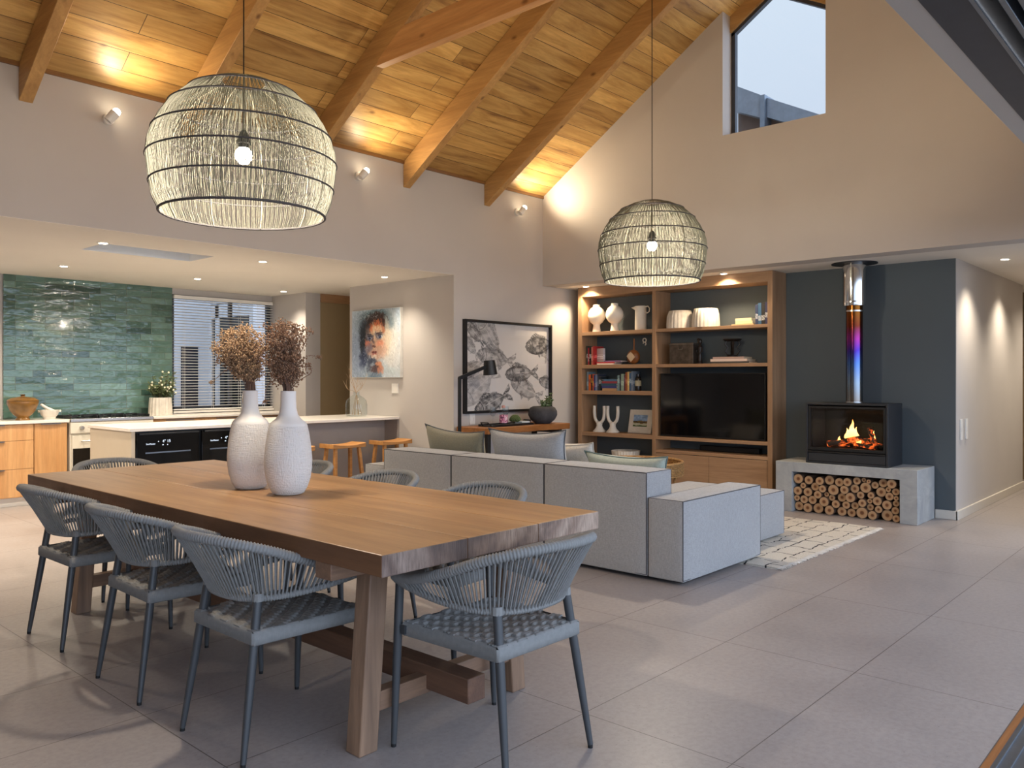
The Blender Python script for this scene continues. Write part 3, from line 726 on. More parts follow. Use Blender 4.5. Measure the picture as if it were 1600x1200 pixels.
d2 = bunch('dried_flowers', (2.215, 3.47, TZ + 0.50), 0, tops(50, 2, -0.02, 0.215, 0.105, 0.125, 0.10), 'duller brown dried flower bunch with stray curling stems in the front white vase', BLOOM2, 12,
           [[(0, 0, 0), s_(0.03, 0.10), s_(0.09, 0.17), s_(0.15, 0.165)], [(0, 0, 0), s_(0.03, 0.12), s_(0.075, 0.22), s_(0.11, 0.29)], [(0, 0, 0), s_(0.03, 0.14), s_(0.06, 0.25), s_(0.075, 0.30)],
            [(0, 0, 0), s_(-0.05, 0.05), s_(-0.10, 0.03), s_(-0.115, -0.05)], [(0, 0, 0), s_(0.05, 0.05), s_(0.11, 0.09), s_(0.10, 0.13)]])

# ================================================================ SOFA
SOFA = fabric('sofa_linen', (156, 155, 154)); PIPE = plain('dark_piping', (70, 68, 70), 0.9)
def puffbox(x0, x1, y0, y1, z0, z1, pf=0.012, n=10, mi=0):
    """upholstered block: subdivided box with softly swollen faces"""
    m = MB(); D = (x1 - x0, y1 - y0, z1 - z0); C = ((x0 + x1) / 2, (y0 + y1) / 2, (z0 + z1) / 2)
    for ax in range(3):
        for sg in (-1, 1):
            a, b = [(1, 2), (2, 0), (0, 1)][ax]; vs = []; fs = []
            for j in range(n + 1):
                for i in range(n + 1):
                    u, v = 2 * i / n - 1, 2 * j / n - 1; p = [0, 0, 0]
                    p[a] = C[a] + u * D[a] / 2; p[b] = C[b] + v * D[b] / 2; p[ax] = C[ax] + sg * (D[ax] / 2 + pf * (1 - u ** 4) * (1 - v ** 4))
                    vs.append(tuple(p))
            for j in range(n):
                for i in range(n):
                    q = j * (n + 1) + i; f = (q, q + 1, q + n + 2, q + n + 1); fs.append(f if sg > 0 else f[::-1])
            m.add(vs, fs, mi)
    return m
def weld(o, bev=0.012):
    w = o.modifiers.new('weld', 'WELD'); w.merge_threshold = 0.0005
    b = o.modifiers.new('bevel', 'BEVEL'); b.width = bev; b.segments = 3; b.limit_method = 'ANGLE'; b.angle_limit = math.radians(50)
def piping(x0, x1, y0, y1, z0, z1, r=0.004, bottom=True):
    m = MB(); e = 0.003
    X = (x0 + e, x1 - e); Y = (y0 + e, y1 - e); Z_ = (z0 + 0.01, z1 - e)
    for z in ((Z_[1], Z_[0]) if bottom else (Z_[1],)):
        m.tube([(X[0], Y[0], z), (X[1], Y[0], z), (X[1], Y[1], z), (X[0], Y[1], z)], r, 6, closed=True)
    for x in X:
        for y in Y: m.tube([(x, y, Z_[0]), (x, y, Z_[1])], r, 6)
    return m
t = thing('sofa', 'long grey linen modular sofa with chaise, its back to the dining table', 'sofa', (5.2, 4.4, 0))
def block(name, x0, x1, y0, y1, z0, z1, pf=0.012, pipe=True):
    o = loc(puffbox(x0, x1, y0, y1, z0, z1, pf), t).build(name, SOFA, t, ang=60); weld(o, 0.008)
    if pipe: loc(piping(x0, x1, y0, y1, z0, z1), t).build('piping', PIPE, o)
    return o
for a, b in ((2.972, 3.855), (3.861, 4.845), (4.851, 5.71)): block('backrest', 4.617, 4.93, a, b, 0.03, 0.717, 0.006)
block('armrest', 4.622, 5.74, 2.700, 2.962, 0.03, 0.553, 0.008)
block('armrest', 4.63, 5.74, 5.72, 5.995, 0.03, 0.565, 0.008)
block('chaise_seat', 5.75, 6.69, 2.935, 3.86, 0.03, 0.395, 0.02)
for a, b in ((2.972, 3.855), (3.861, 4.845), (4.851, 5.71)): block('seat', 4.94, 5.745, a, b, 0.03, 0.395, 0.02)
m = MB()
for x in (4.75, 5.6, 6.55):
    for y in ((2.8, 4.0, 5.0, 5.85) if x < 6 else (3.05, 3.75)): m.box(x - 0.03, x + 0.03, y - 0.03, y + 0.03, 0.0, 0.035)
loc(m, t).build('feet', BLACK, t)

def pillow(name, label, c, w, h, th, rz, tilt, mat, pip, group='sofa cushions', roll=0.0):
    n = 22; m = MB(); vs = []; fs = []
    def P(u, v, s):
        ear = 1 - 0.16 * (1 - abs(v) ** 2.2) if True else 1
        x = u * w / 2 * (1 - 0.13 * (1 - v * v) * abs(u) ** 3); z = v * h / 2 * (1 - 0.17 * (1 - u * u) * abs(v) ** 3)
        y = s * th / 2 * ((1 - u ** 4) * (1 - v ** 4)) ** 0.55
        return (x, y, z)
    for s in (-1, 1):
        b = len(vs)
        for j in range(n + 1):
            for i in range(n + 1): vs.append(P(2 * i / n - 1, 2 * j / n - 1, s))
        for j in range(n):
            for i in range(n): q = b + j * (n + 1) + i; f = (q, q + 1, q + n + 2, q + n + 1); fs.append(f if s < 0 else f[::-1])
    m.add(vs, fs)
    o = m.build(name, mat, ang=80); tag(o, label, 'cushion', group); wd = o.modifiers.new('weld', 'WELD'); wd.merge_threshold = 0.0004
    ed = [P(2 * i / n - 1, -1, 0) for i in range(n)] + [P(1, 2 * i / n - 1, 0) for i in range(n)] + [P(1 - 2 * i / n, 1, 0) for i in range(n)] + [P(-1, 1 - 2 * i / n, 0) for i in range(n)]
    MB().tube(ed, 0.0055, 6, closed=True).build('piping', pip, o)
    o.location = c; o.rotation_euler = Euler((tilt, roll, rz), 'XYZ'); return o
KHA = fabric('khaki_linen', (136, 132, 112)); PALE = fabric('pale_linen', (206, 200, 190)); SAGE = fabric('sage_linen', (170, 180, 168)); GREYC = fabric('grey_linen', (164, 166, 168))
PGREY = plain('grey_piping', (92, 96, 100), 0.9); PSAGE = plain('teal_piping', (96, 116, 114), 0.9); PPALE = plain('pale_piping', (190, 184, 174), 0.9)
pillow('cushion', 'khaki linen cushion furthest left on the sofa', (5.10, 5.27, 0.665), 0.76, 0.50, 0.17, math.radians(90), math.radians(-14), KHA, PGREY, roll=-0.05)
pillow('cushion', 'large grey piped cushion in the middle of the sofa, tallest of them', (5.09, 4.40, 0.675), 0.83, 0.52, 0.18, math.radians(91), math.radians(-12), GREYC, PGREY, roll=0.02)
pillow('cushion', 'small pale cushion peeping out behind the large grey one', (5.38, 4.21, 0.63), 0.62, 0.44, 0.15, math.radians(92), math.radians(-30), PALE, PPALE, roll=0.03)
pillow('cushion', 'sage green cushion with teal piping at the chaise end of the sofa', (5.10, 3.44, 0.595), 0.74, 0.40, 0.16, math.radians(90), math.radians(-16), SAGE, PSAGE, roll=0.0)
pillow('cushion', 'pale cushion lying behind the khaki one, hardly visible', (5.45, 5.45, 0.52), 0.45, 0.40, 0.14, math.radians(80), math.radians(-50), PALE, PPALE)

# ================================================================ RUG
def rug_mat():
    m = N('cream_line_rug'); o = m.obj(); w = m.noise(m.obj((1, 1, 1)), 5.5, 2); wob = m.math('MULTIPLY', m.math('SUBTRACT', w, 0.5), 0.10)
    s = m.n('ShaderNodeSeparateXYZ'); m.l(o, s.inputs[0]); c = m.n('ShaderNodeCombineXYZ')
    m.l(m.math('ADD', s.outputs[0], wob), c.inputs[0]); m.l(m.math('ADD', s.outputs[1], wob), c.inputs[1])
    br = m.n('ShaderNodeTexBrick'); m.l(c.outputs[0], br.inputs['Vector']); br.offset = 0.4
    br.inputs['Scale'].default_value = 1; br.inputs['Brick Width'].default_value = 0.30; br.inputs['Row Height'].default_value = 0.17; br.inputs['Mortar Size'].default_value = 0.006
    n = m.noise(o, 160, 3); base = m.ramp(n, [(0.3, lin((190, 182, 168))), (0.65, lin((222, 215, 202)))])
    brk = m.math('GREATER_THAN', m.noise(o, 14, 2), 0.42)
    col = m.mix(m.math('MULTIPLY', br.outputs['Fac'], brk), base, lin((40, 38, 40))); m.bump(n, 0.8, 0.01); return m.set(col, 0.98)
rg = MB(); n = 40; RXX = (5.50, 7.60); RYY = (2.46, 5.60)
vs = []; fs = []; R = random.Random(9)
for j in range(n + 1):
    for i in range(n + 1):
        vs.append((RXX[0] + (RXX[1] - RXX[0]) * i / n, RYY[0] + (RYY[1] - RYY[0]) * j / n, 0.012 + 0.002 * math.sin(i * 0.9) * math.cos(j * 0.7)))
for j in range(n):
    for i in range(n): q = j * (n + 1) + i; fs.append((q, q + 1, q + n + 2, q + n + 1))
rg.add(vs, fs); rg.box(RXX[0], RXX[1], RYY[0], RYY[1], 0.0, 0.009)
ro = rg.build('rug', rug_mat()); tag(ro, 'cream rug with loose black brick lines and fringed edge between sofa and stove', 'rug')
fr = MB()
for k in range(260):
    x = RXX[0] + (RXX[1] - RXX[0]) * k / 259
    fr.tube([(x, RYY[0] + 0.004, 0.009), (x + R.uniform(-.008, .008), RYY[0] - 0.02, 0.010), (x + R.uniform(-.014, .014), RYY[0] - R.uniform(0.028, 0.048), 0.005)], [0.004, 0.003, 0.002], 4)
tag(fr.build('fringe', plain('fringe_wool', (214, 208, 198), 0.95), ro), kind='stuff')

# ================================================================ BOOKCASE WALL UNIT
BX, BY0, BY1, BZ = 8.22, 3.735, 6.31, 2.484      # front plane, ends, top
DIV0, DIV1 = 5.165, 5.215
t = thing('bookcase', 'tall built-in oak bookcase with television bay and grey back panels', 'bookcase', (8.39, 5.0, 0))
XB = 8.565
loc(MB().box(BX, XB, BY0, BY0 + 0.055, 0, BZ), t).build('side_panel', OAKZ, t, bevel=0.002)
loc(MB().box(BX, XB, BY1 - 0.06, BY1, 0, BZ), t).build('side_panel', OAKZ, t, bevel=0.002)
loc(MB().box(BX, XB - 0.01, DIV0, DIV1, 0, 2.37), t).build('divider', OAKZ, t, bevel=0.002)
loc(MB().box(BX + 0.004, XB, BY0 + 0.055, BY1 - 0.06, 2.368, BZ), t).build('top_fascia', OAKY, t, bevel=0.002)
loc(MB().box(XB - 0.018, XB - 0.001, BY0 + 0.05, BY1 - 0.05, 0.05, 2.38), t).build('back_panel', DARKP, t)
LA, LB = DIV1, BY1 - 0.06; RA, RB = BY0 + 0.055, DIV0
SHL = [1.924, 1.512, 1.190, 0.672, 0.335]; SHR = [1.922, 1.508, 0.668, 0.512]
for z in SHL: loc(MB().box(BX + 0.003, XB - 0.02, LA, LB, z - 0.045, z), t).build('shelf', OAKY, t, bevel=0.0015)
for z in SHR: loc(MB().box(BX + 0.003, XB - 0.02, RA, RB, z - 0.036, z), t).build('shelf', OAKY, t, bevel=0.0015)
for a, b in ((RA + 0.004, 4.475), (4.479, RB - 0.004)):
    loc(MB().box(BX + 0.002, BX + 0.022, a, b, 0.10, 0.470), t).build('drawer', OAKY, t, bevel=0.0015)
loc(MB().box(BX + 0.002, BX + 0.022, LA + 0.004, LB - 0.004, 0.10, 0.285), t).build('drawer', OAKY, t, bevel=0.0015)
loc(MB().box(BX + 0.03, XB - 0.02, BY0 + 0.05, BY1 - 0.05, 0.0, 0.095), t).build('plinth', OAKY, t)

t = thing('television', 'large black flat television, switched off, in the bookcase bay', 'television', (8.30, 4.52, 0.70))
loc(MB().box(8.262, 8.30, 3.83, 5.13, 0.672, 1.402), t).build('screen_housing', BLACK, t, bevel=0.004)
loc(MB().box(8.2605, 8.263, 3.842, 5.118, 0.69, 1.392), t).build('screen', BLACKG, t)
loc(MB().box(8.30, XB - 0.02, 4.35, 4.65, 0.85, 1.2), t).build('wall_bracket', BLACK, t)
loc(MB().box(8.42, 8.50, 3.98, 4.70, 0.513, 0.575), thing('soundbar', 'slim black soundbar in the slot under the television', 'speaker', (8.46, 4.3, 0.513))).build('bar_body', BLACK, bpy.data.objects['soundbar'], bevel=0.008)

# ---- ceramics on the shelves
def at(o, x, y, z): o.location = (x, y, z); return o
GB = [(0.0, 0), (0.060, 0), (0.054, 0.03), (0.045, 0.085), (0.05, 0.105), (0.085, 0.13), (0.112, 0.175), (0.120, 0.215), (0.112, 0.26), (0.090, 0.30), (0.060, 0.325), (0.048, 0.333), (0.046, 0.362), (0.038, 0.362), (0.036, 0.33), (0.0, 0.32)]
t = thing('round_vase', 'round white footed vase with an open brushed rim, first on the top left shelf', 'vase', (8.36, 6.12, 1.925), 0, 'round white footed vases')
MB().lathe([(r * 0.93, z * 0.96) for r, z in GB], 32).build('vase_body', CERAM, t)
t2 = copy_tree(t); t2.location = (8.36, 5.845, 1.925); t2['label'] = 'round white footed vase standing second on the top left shelf, beside the jug'
t = thing('jug', 'tall white jug with pointed spout and ring handle on the top left shelf', 'jug', (8.37, 5.47, 1.925))
MB().lathe([(0.0, 0.0), (0.066, 0.0), (0.070, 0.01), (0.069, 0.28), (0.071, 0.292), (0.064, 0.292), (0.062, 0.02), (0.0, 0.02)], 28).build('jug_body', CERAM, t)
MB().tube([(0, -0.07, 0.28), (0, -0.10, 0.287), (0, -0.125, 0.26), (0, -0.12, 0.22), (0, -0.09, 0.205), (0, -0.066, 0.22)], 0.007, 8).build('handle', CERAM, t)
MB().add([(-0.03, 0.060, 0.29), (0.03, 0.060, 0.29), (0, 0.140, 0.282), (0, 0.062, 0.235), (-0.02, 0.064, 0.284), (0.02, 0.064, 0.284)], [(0, 2, 1), (0, 3, 2), (1, 2, 3), (0, 1, 3)]).build('spout', CERAM, t)
def ribbed(label, y, r0, r1, h, seed):
    R = random.Random(seed); k = [R.uniform(0.92, 1.06) for _ in range(22)]
    f = lambda a, z: 1 + 0.035 * (abs(math.sin(11 * a)) - 0.5) * k[int(a / (2 * PI) * 22) % 22]
    t = thing('ribbed_pot', label, 'pot', (8.37, y, 1.923), 0, 'ribbed white pots on the top right shelf')
    MB().lathe([(0, 0), (r0, 0), (r0 * 0.99, h * 0.3), (r0 * 0.95, h * 0.7), (r1, h), (r1 - 0.012, h), (r0 - 0.02, 0.02), (0, 0.02)], 132, rad=f).build('pot_body', plain('chalk_' + str(seed), (212, 204, 192), 0.9, var=0.12, scale=9, bump=0.5), t, ang=80)
ribbed('chalky white ribbed pot on the top right shelf, next to the divider', 4.93, 0.155, 0.125, 0.205, 1)
ribbed('chalky white ribbed pot on the top right shelf, the one nearer the books', 4.595, 0.155, 0.130, 0.212, 2)

# ---- books
BM = {}
def bmat(c, band=None):
    k = (c, band)
    if k in BM: return BM[k]
    m = N('book_cover'); s = m.n('ShaderNodeSeparateXYZ'); m.l(m.obj(), s.inputs[0])
    base = lin(c); b = lin(band or tuple(min(255, v + 70) for v in c))
    nz = m.noise(m.obj((1, 90, 30)), 3, 1)
    oi_ = m.n('ShaderNodeObjectInfo'); ax = m.math('SUBTRACT', s.outputs[2], m.math('MULTIPLY', oi_.outputs['Random'], 0.07))
    mask = m.math('MULTIPLY', m.math('MULTIPLY', m.math('GREATER_THAN', ax, 0.04), m.math('LESS_THAN', ax, 0.095)), m.math('GREATER_THAN', nz, 0.52))
    BM[k] = m.set(m.mix(mask, base, b), 0.55); return BM[k]
PAGES = plain('book_pages', (220, 210, 186), 0.9, var=0.05, scale=90)
def book(x, y, z, th, dep, h, c, label, group, cat='book', flat=False, rz=0.0, band=None, lean=0.0):
    """spine faces the room (-x); th along y, depth along x"""
    m = MB()
    if not flat:
        m.box(0, dep, 0, th, 0, h).box(0.006, dep + 0.001, 0.003, th - 0.003, 0.003, h + 0.0008, 1)
    else:
        m.box(0, dep, 0, h, 0, th).box(0.006, dep + 0.001, -0.001, h + 0.001, 0.003, th - 0.003, 1)
    m.v = [(a, b, cc) for a, b, cc in m.v]
    o = m.build('book', [bmat(c, band), PAGES], smooth=False); o.location = (x, y, z); o.rotation_euler = (lean, 0, rz)
    return tag(o, label, cat, group)
ORD = ['first', 'second', 'third', 'fourth', 'fifth', 'sixth', 'seventh', 'eighth', 'ninth', 'tenth', 'eleventh', 'twelfth', 'thirteenth']
# second left shelf: books at its left end (image left = high y)
G2 = 'books on the shelf with the gourd instrument'; y = 6.238
for i, (th, h, dep, c, nm, b) in enumerate([(0.022, 0.24, .20, (60, 70, 64), 'dark green'), (0.020, 0.215, .19, (190, 186, 176), 'pale grey'), (0.03, 0.222, .20, (28, 26, 28), 'black'),
                                        (0.020, 0.228, .20, (150, 40, 36), 'dark red'), (0.022, 0.235, .2, (196, 62, 54), 'bright red'), (0.028, 0.232, .21, (214, 92, 60), 'orange red')] if False else
        [(0.022, 0.24, .20, (60, 70, 64), 'dark green', (230, 230, 220)), (0.020, 0.215, .19, (170, 40, 48), 'crimson', (230, 200, 200)), (0.03, 0.228, .20, (28, 26, 28), 'black', (240, 240, 236)),
         (0.020, 0.228, .20, (196, 120, 100), 'salmon', None), (0.022, 0.235, .2, (178, 44, 44), 'bright red', None)]):
    y -= th + 0.002
    book(8.30, y, 1.513, th, dep, h, c, f'{nm} book standing {ORD[i]} from the left on the second left shelf', G2, band=b)
bo = book(8.29, y - 0.145, 1.513, 0.03, 0.14, 0.205, (198, 188, 190), 'pale hardback facing outward at the end of the second left shelf books', G2, rz=0.0)
bo.rotation_euler = (0, 0, math.radians(72)); bo.location = (8.345, y - 0.1365, 1.513)
book(8.27, 5.80, 1.513, 0.016, .17, .25, (226, 220, 210), 'thin white book lying at the bottom of the small flat pile', G2, flat=True)
book(8.275, 5.79, 1.530, 0.017, .17, .27, (188, 56, 60), 'red book lying in the middle of the small flat pile', G2, flat=True)
book(8.285, 5.71, 1.548, 0.014, .16, .24, (150, 120, 160), 'mauve book lying on top of the small flat pile', G2, flat=True)
# third left shelf
G3 = 'books on the full shelf'; y = 6.235
left = [(0.030, 0.235, (120, 136, 142), 'grey blue', None), (0.034, 0.200, (222, 110, 40), 'orange', (40, 50, 80)), (0.022, 0.205, (38, 38, 46), 'black', (220, 180, 60)), (0.018, 0.205, (196, 84, 44), 'rust', (240, 210, 60)), (0.022, 0.195, (44, 62, 110), 'navy', (190, 60, 60)),
        (0.030, 0.200, (120, 132, 160), 'pale blue', None), (0.022, 0.205, (48, 56, 74), 'slate', None), (0.028, 0.175, (30, 40, 46), 'dark teal', (220, 220, 220))]
for i, (th, h, c, nm, b) in enumerate(left):
    y -= th + 0.002
    book(8.30, y, 1.191, th, .15, h, c, f'{nm} book standing {ORD[i]} from the left on the full shelf', G3, band=b)
y -= 0.245; yy = y
for i, (th, c, nm, w) in enumerate([(0.030, (190, 150, 104), 'tan', .215), (0.030, (60, 64, 120), 'indigo', .225), (0.028, (48, 84, 100), 'petrol', .235), (0.026, (156, 58, 64), 'red', .225), (0.026, (84, 116, 142), 'steel blue', .20)]):
    z = 1.191 + sum([0.0308, 0.0308, 0.0288, 0.0268][:i]); book(8.29 + 0.003 * i, yy + 0.004 * (i % 3), z, th, .15, w, c, f'{nm} book lying {["at the bottom", "second", "third", "fourth", "on top"][i]} of the flat stack on the full shelf', G3, flat=True)
y = yy - 0.004
right = [(0.030, 0.190, (120, 146, 148), 'grey green', None), (0.020, 0.205, (34, 40, 50), 'dark slate', None), (0.042, 0.205, (140, 160, 140), 'sage', None), (0.018, 0.195, (90, 40, 60), 'plum', None), (0.028, 0.225, (150, 84, 44), 'brown', None),
         (0.024, 0.232, (216, 180, 112), 'ochre', None), (0.026, 0.222, (62, 92, 120), 'denim', (200, 220, 230)), (0.022, 0.238, (110, 124, 140), 'misty blue', None)]
for i, (th, h, c, nm, b) in enumerate(right):
    y -= th + 0.002
    book(8.30, y, 1.191, th, .15, h, c, f'{nm} book standing {ORD[i]} to the right of the flat stack on the full shelf', G3, band=b)
jar = MB().lathe([(0, 0), (0.036, 0), (0.038, 0.01), (0.038, 0.15), (0.03, 0.165), (0.022, 0.175), (0.022, 0.205), (0, 0.205)], 20).build('bottle', plain('dark_bottle', (34, 30, 26), 0.25), loc=(8.35, y - 0.045, 1.191))
tag(jar, 'dark labelled bottle after the last book on the full shelf', 'bottle')
MB().lathe([(0.0386, 0.06), (0.0388, 0.061), (0.0388, 0.125), (0.0386, 0.126)], 20).build('paper_label', plain('pale_label', (176, 168, 140), 0.8), jar)
# top right shelf
G5 = 'books on the top right shelf'
for i, (w, c, nm) in enumerate([(.26, (196, 170, 130), 'tan'), (.20, (214, 204, 160), 'cream'), (.19, (222, 212, 170), 'pale yellow')]):
    book(8.30, 3.985 + 0.012 * i, 1.9235 + [0, .016, .047][i], [.015, .030, .030][i], .15, w, c, f'{nm} book lying {["at the bottom", "in the middle", "on top"][i]} of the little pile on the top right shelf', G5, flat=True)
y = 3.968
for i, (h, c, nm) in enumerate([(.215, (34, 48, 84), 'navy'), (.232, (44, 84, 120), 'blue'), (.236, (20, 22, 26), 'black'), (.238, (36, 40, 78), 'indigo')]):
    th = 0.036 if i else 0.03; y -= th + 0.003
    book(8.30, y + 0.0, 1.9235, th, .16, h, c, f'{nm} thick novel standing {ORD[i]} of the four at the right end of the top shelf', G5, band=(214, 220, 226))
# second right shelf
t = thing('metal_box', 'old dark metal box on the shelf above the television', 'box', (8.39, 4.88, 1.509))
MB().box(-0.08, 0.09, -0.155, 0.155, 0, 0.222).build('box_body', plain('aged_tin', (96, 86, 76), 0.45, 0.6, var=0.25, scale=14), t, bevel=0.004)
MB().box(-0.085, 0.095, -0.16, 0.16, 0.218, 0.243).build('lid', plain('aged_tin_lid', (112, 104, 96), 0.4, 0.7, var=0.25, scale=14), t, bevel=0.004)
MB().tube([(-0.087, -0.025, 0.19), (-0.097, -0.025, 0.17), (-0.097, 0.025, 0.17), (-0.087, 0.025, 0.19)], 0.004, 6).build('hasp', CHROME, t)
DW = plain('ebony_carving', (34, 26, 22), 0.4, var=0.2)
t = thing('carved_figurine', 'small black carved figurine beside the dark metal box', 'figurine', (8.36, 4.665, 1.509))
MB().lathe([(0, 0), (0.030, 0), (0.032, 0.02), (0.022, 0.03), (0.026, 0.07), (0.020, 0.12), (0.028, 0.165), (0.030, 0.19), (0.012, 0.215), (0.011, 0.225)], 14).ball((0, 0, 0.255), 0.03, 12, 8, sc3=(0.9, 0.9, 1.15)).ball((0.0, 0.02, 0.275), 0.02, 8, 6).build('figure_body', DW, t)
MB().tube([(0, 0.028, 0.185), (-0.02, 0.036, 0.14), (-0.028, 0.012, 0.11)], [.008, .007, .006], 7).tube([(0, -0.028, 0.185), (-0.02, -0.036, 0.14), (-0.028, -0.012, 0.11)], [.008, .007, .006], 7).build('arms', DW, t)
G6 = 'books under the carved stool'
for i, (w, yo, th, c, nm) in enumerate([(.46, 4.03, .022, (60, 60, 60), 'charcoal'), (.44, 4.05, .026, (214, 196, 184), 'pale pink'), (.37, 4.09, .024, (176, 150, 138), 'dusty rose')]):
    book(8.28, yo, 1.509 + [0, .0225, .049][i], th, .2, w, c, f'{nm} large book lying {["at the bottom", "in the middle", "on top"][i]} of the stack under the carved stool', G6, flat=True)
t = thing('carved_stool', 'miniature dark carved wooden stool on top of the large books', 'ornament', (8.38, 4.275, 1.584))
MB().lathe([(0, 0), (0.06, 0), (0.062, 0.014), (0.05, 0.022), (0, 0.022)], 20).build('base', DW, t)
MB().lathe([(0, 0.17), (0.08, 0.172), (0.105, 0.19), (0.102, 0.20), (0.06, 0.198), (0, 0.205)], 20).build('seat', DW, t)
for k in range(4):
    a = k * PI / 2 + 0.6; c_, s__ = math.cos(a), math.sin(a)
    MB().tube([(c_ * .04, s__ * .04, 0.015), (c_ * .075, s__ * .075, 0.06), (c_ * .05, s__ * .05, 0.10), (c_ * .08, s__ * .08, 0.14), (c_ * .065, s__ * .065, 0.18)], 0.010, 7).build('leg', DW, t)
t = thing('gourd_instrument', 'small round gourd string instrument leaning on the second left shelf', 'musical instrument', (8.37, 5.575, 1.513))
GW = plain('gourd_wood', (150, 94, 50), 0.45, var=0.2)
MB().ball((0, 0, 0.092), 0.088, 20, 12, sc3=(0.62, 1, 1)).build('gourd_body', GW, t)
MB().prism([(0.0, 0.03), (-0.062, 0.09), (0.0, 0.155), (0.060, 0.10)], 'x', -0.060, -0.052).build('skin_patch', plain('hide', (206, 184, 150), 0.8), t)
MB().tube([(0.01, 0.0, 0.15), (0.03, 0.01, 0.315)], [0.011, 0.009], 10).build('neck', GW, t)
t = thing('hanging_rings', 'pair of small white rings hooked beside the gourd instrument neck', 'ornament', (8.50, 5.50, 1.78))
MB().tube([(0, 0.024 * math.cos(a * PI / 8), 0.024 * math.sin(a * PI / 8) + .03) for a in range(16)], 0.007, 6, closed=True).tube([(0, 0.020 * math.cos(a * PI / 8), 0.020 * math.sin(a * PI / 8) - .012) for a in range(12)], 0.007, 6).build('ring', CERAM, t)
# candle holders, photo frame, bowl
t = thing('candle_holder', 'white U-shaped two-armed candle holder, the left one of the pair', 'candle holder', (8.37, 6.085, 0.673), 0, 'white two-armed candle holders')
MB().lathe([(0, 0), (0.082, 0), (0.080, 0.012), (0.048, 0.045), (0.036, 0.075), (0.040, 0.10), (0.030, 0.125), (0, 0.13)], 24).build('foot', CERAM, t)
MB().tube(crom([(0, 0.075, 0.325), (0, 0.076, 0.23), (0, 0.058, 0.15), (0, 0, 0.105), (0, -0.058, 0.15), (0, -0.076, 0.23), (0, -0.075, 0.325)], 24), 0.020, 12).build('arms', CERAM, t)
t2 = copy_tree(t); t2.location = (8.37, 5.88, 0.673); t2['label'] = 'white U-shaped two-armed candle holder, the one nearer the framed picture'
t = thing('carved_bowl', 'white bowl with vertical carved ribs on the lowest left shelf', 'bowl', (8.36, 5.68, 0.336))
MB().lathe([(0, 0), (0.12, 0), (0.145, 0.02), (0.165, 0.07), (0.172, 0.125), (0.160, 0.125), (0.14, 0.03), (0, 0.02)], 120, rad=lambda a, z: 1 + 0.03 * math.sin(30 * a)).build('bowl_body', CERAM, t, ang=80)

# ---- pictures painted as colour on a fine mesh
PICT = attr_mat('painted_surface', 0.6)
def picture(name, origin, du, dv, arr, parent, mat=None):
    """arr[row, col, rgb 0..1 display colours]; origin = top-left corner, du across, dv downwards"""
    h, w, _ = arr.shape; O, U, V_ = Vector(origin), Vector(du), Vector(dv)
    vs = [tuple(O + U * (i / (w - 1)) + V_ * (j / (h - 1))) for j in range(h) for i in range(w)]
    fs = [(j * w + i, (j + 1) * w + i, (j + 1) * w + i + 1, j * w + i + 1) for j in range(h - 1) for i in range(w - 1)]
    me = bpy.data.meshes.new(name); me.from_pydata(vs, [], fs); me.materials.append(mat or PICT)
    a = me.color_attributes.new('Col', 'FLOAT_COLOR', 'POINT'); c = np.clip(arr.reshape(-1, 3), 0, 1)
    l = np.where(c <= 0.04045, c / 12.92, ((c + 0.055) / 1.055) ** 2.4); a.data.foreach_set('color', np.concatenate([l, np.ones((len(l), 1))], 1).astype(np.float32).ravel())
    o = bpy.data.objects.new(name, me); COL.objects.link(o); o.parent = parent
    if parent is not None: o.matrix_parent_inverse = Matrix.Translation(-parent.location)
    return o
def vnoise(h, w, cells, rng):
    g = rng.random((cells + 2, cells + 2)); y = np.linspace(0, cells, h)[:, None] * np.ones((1, w)); x = np.linspace(0, cells, w)[None, :] * np.ones((h, 1))
    yi, xi = y.astype(int), x.astype(int); fy, fx = y - yi, x - xi; fy = fy * fy * (3 - 2 * fy); fx = fx * fx * (3 - 2 * fx)
    return (g[yi, xi] * (1 - fx) + g[yi, xi + 1] * fx) * (1 - fy) + (g[yi + 1, xi] * (1 - fx) + g[yi + 1, xi + 1] * fx) * fy
def ell(X, Y, cx, cy, rx, ry, rot=0, soft=0.25):
    c, s = math.cos(rot), math.sin(rot); u = ((X - cx) * c + (Y - cy) * s) / rx; v = (-(X - cx) * s + (Y - cy) * c) / ry
    return np.clip((1 - np.sqrt(u * u + v * v)) / soft + 0.5, 0, 1)
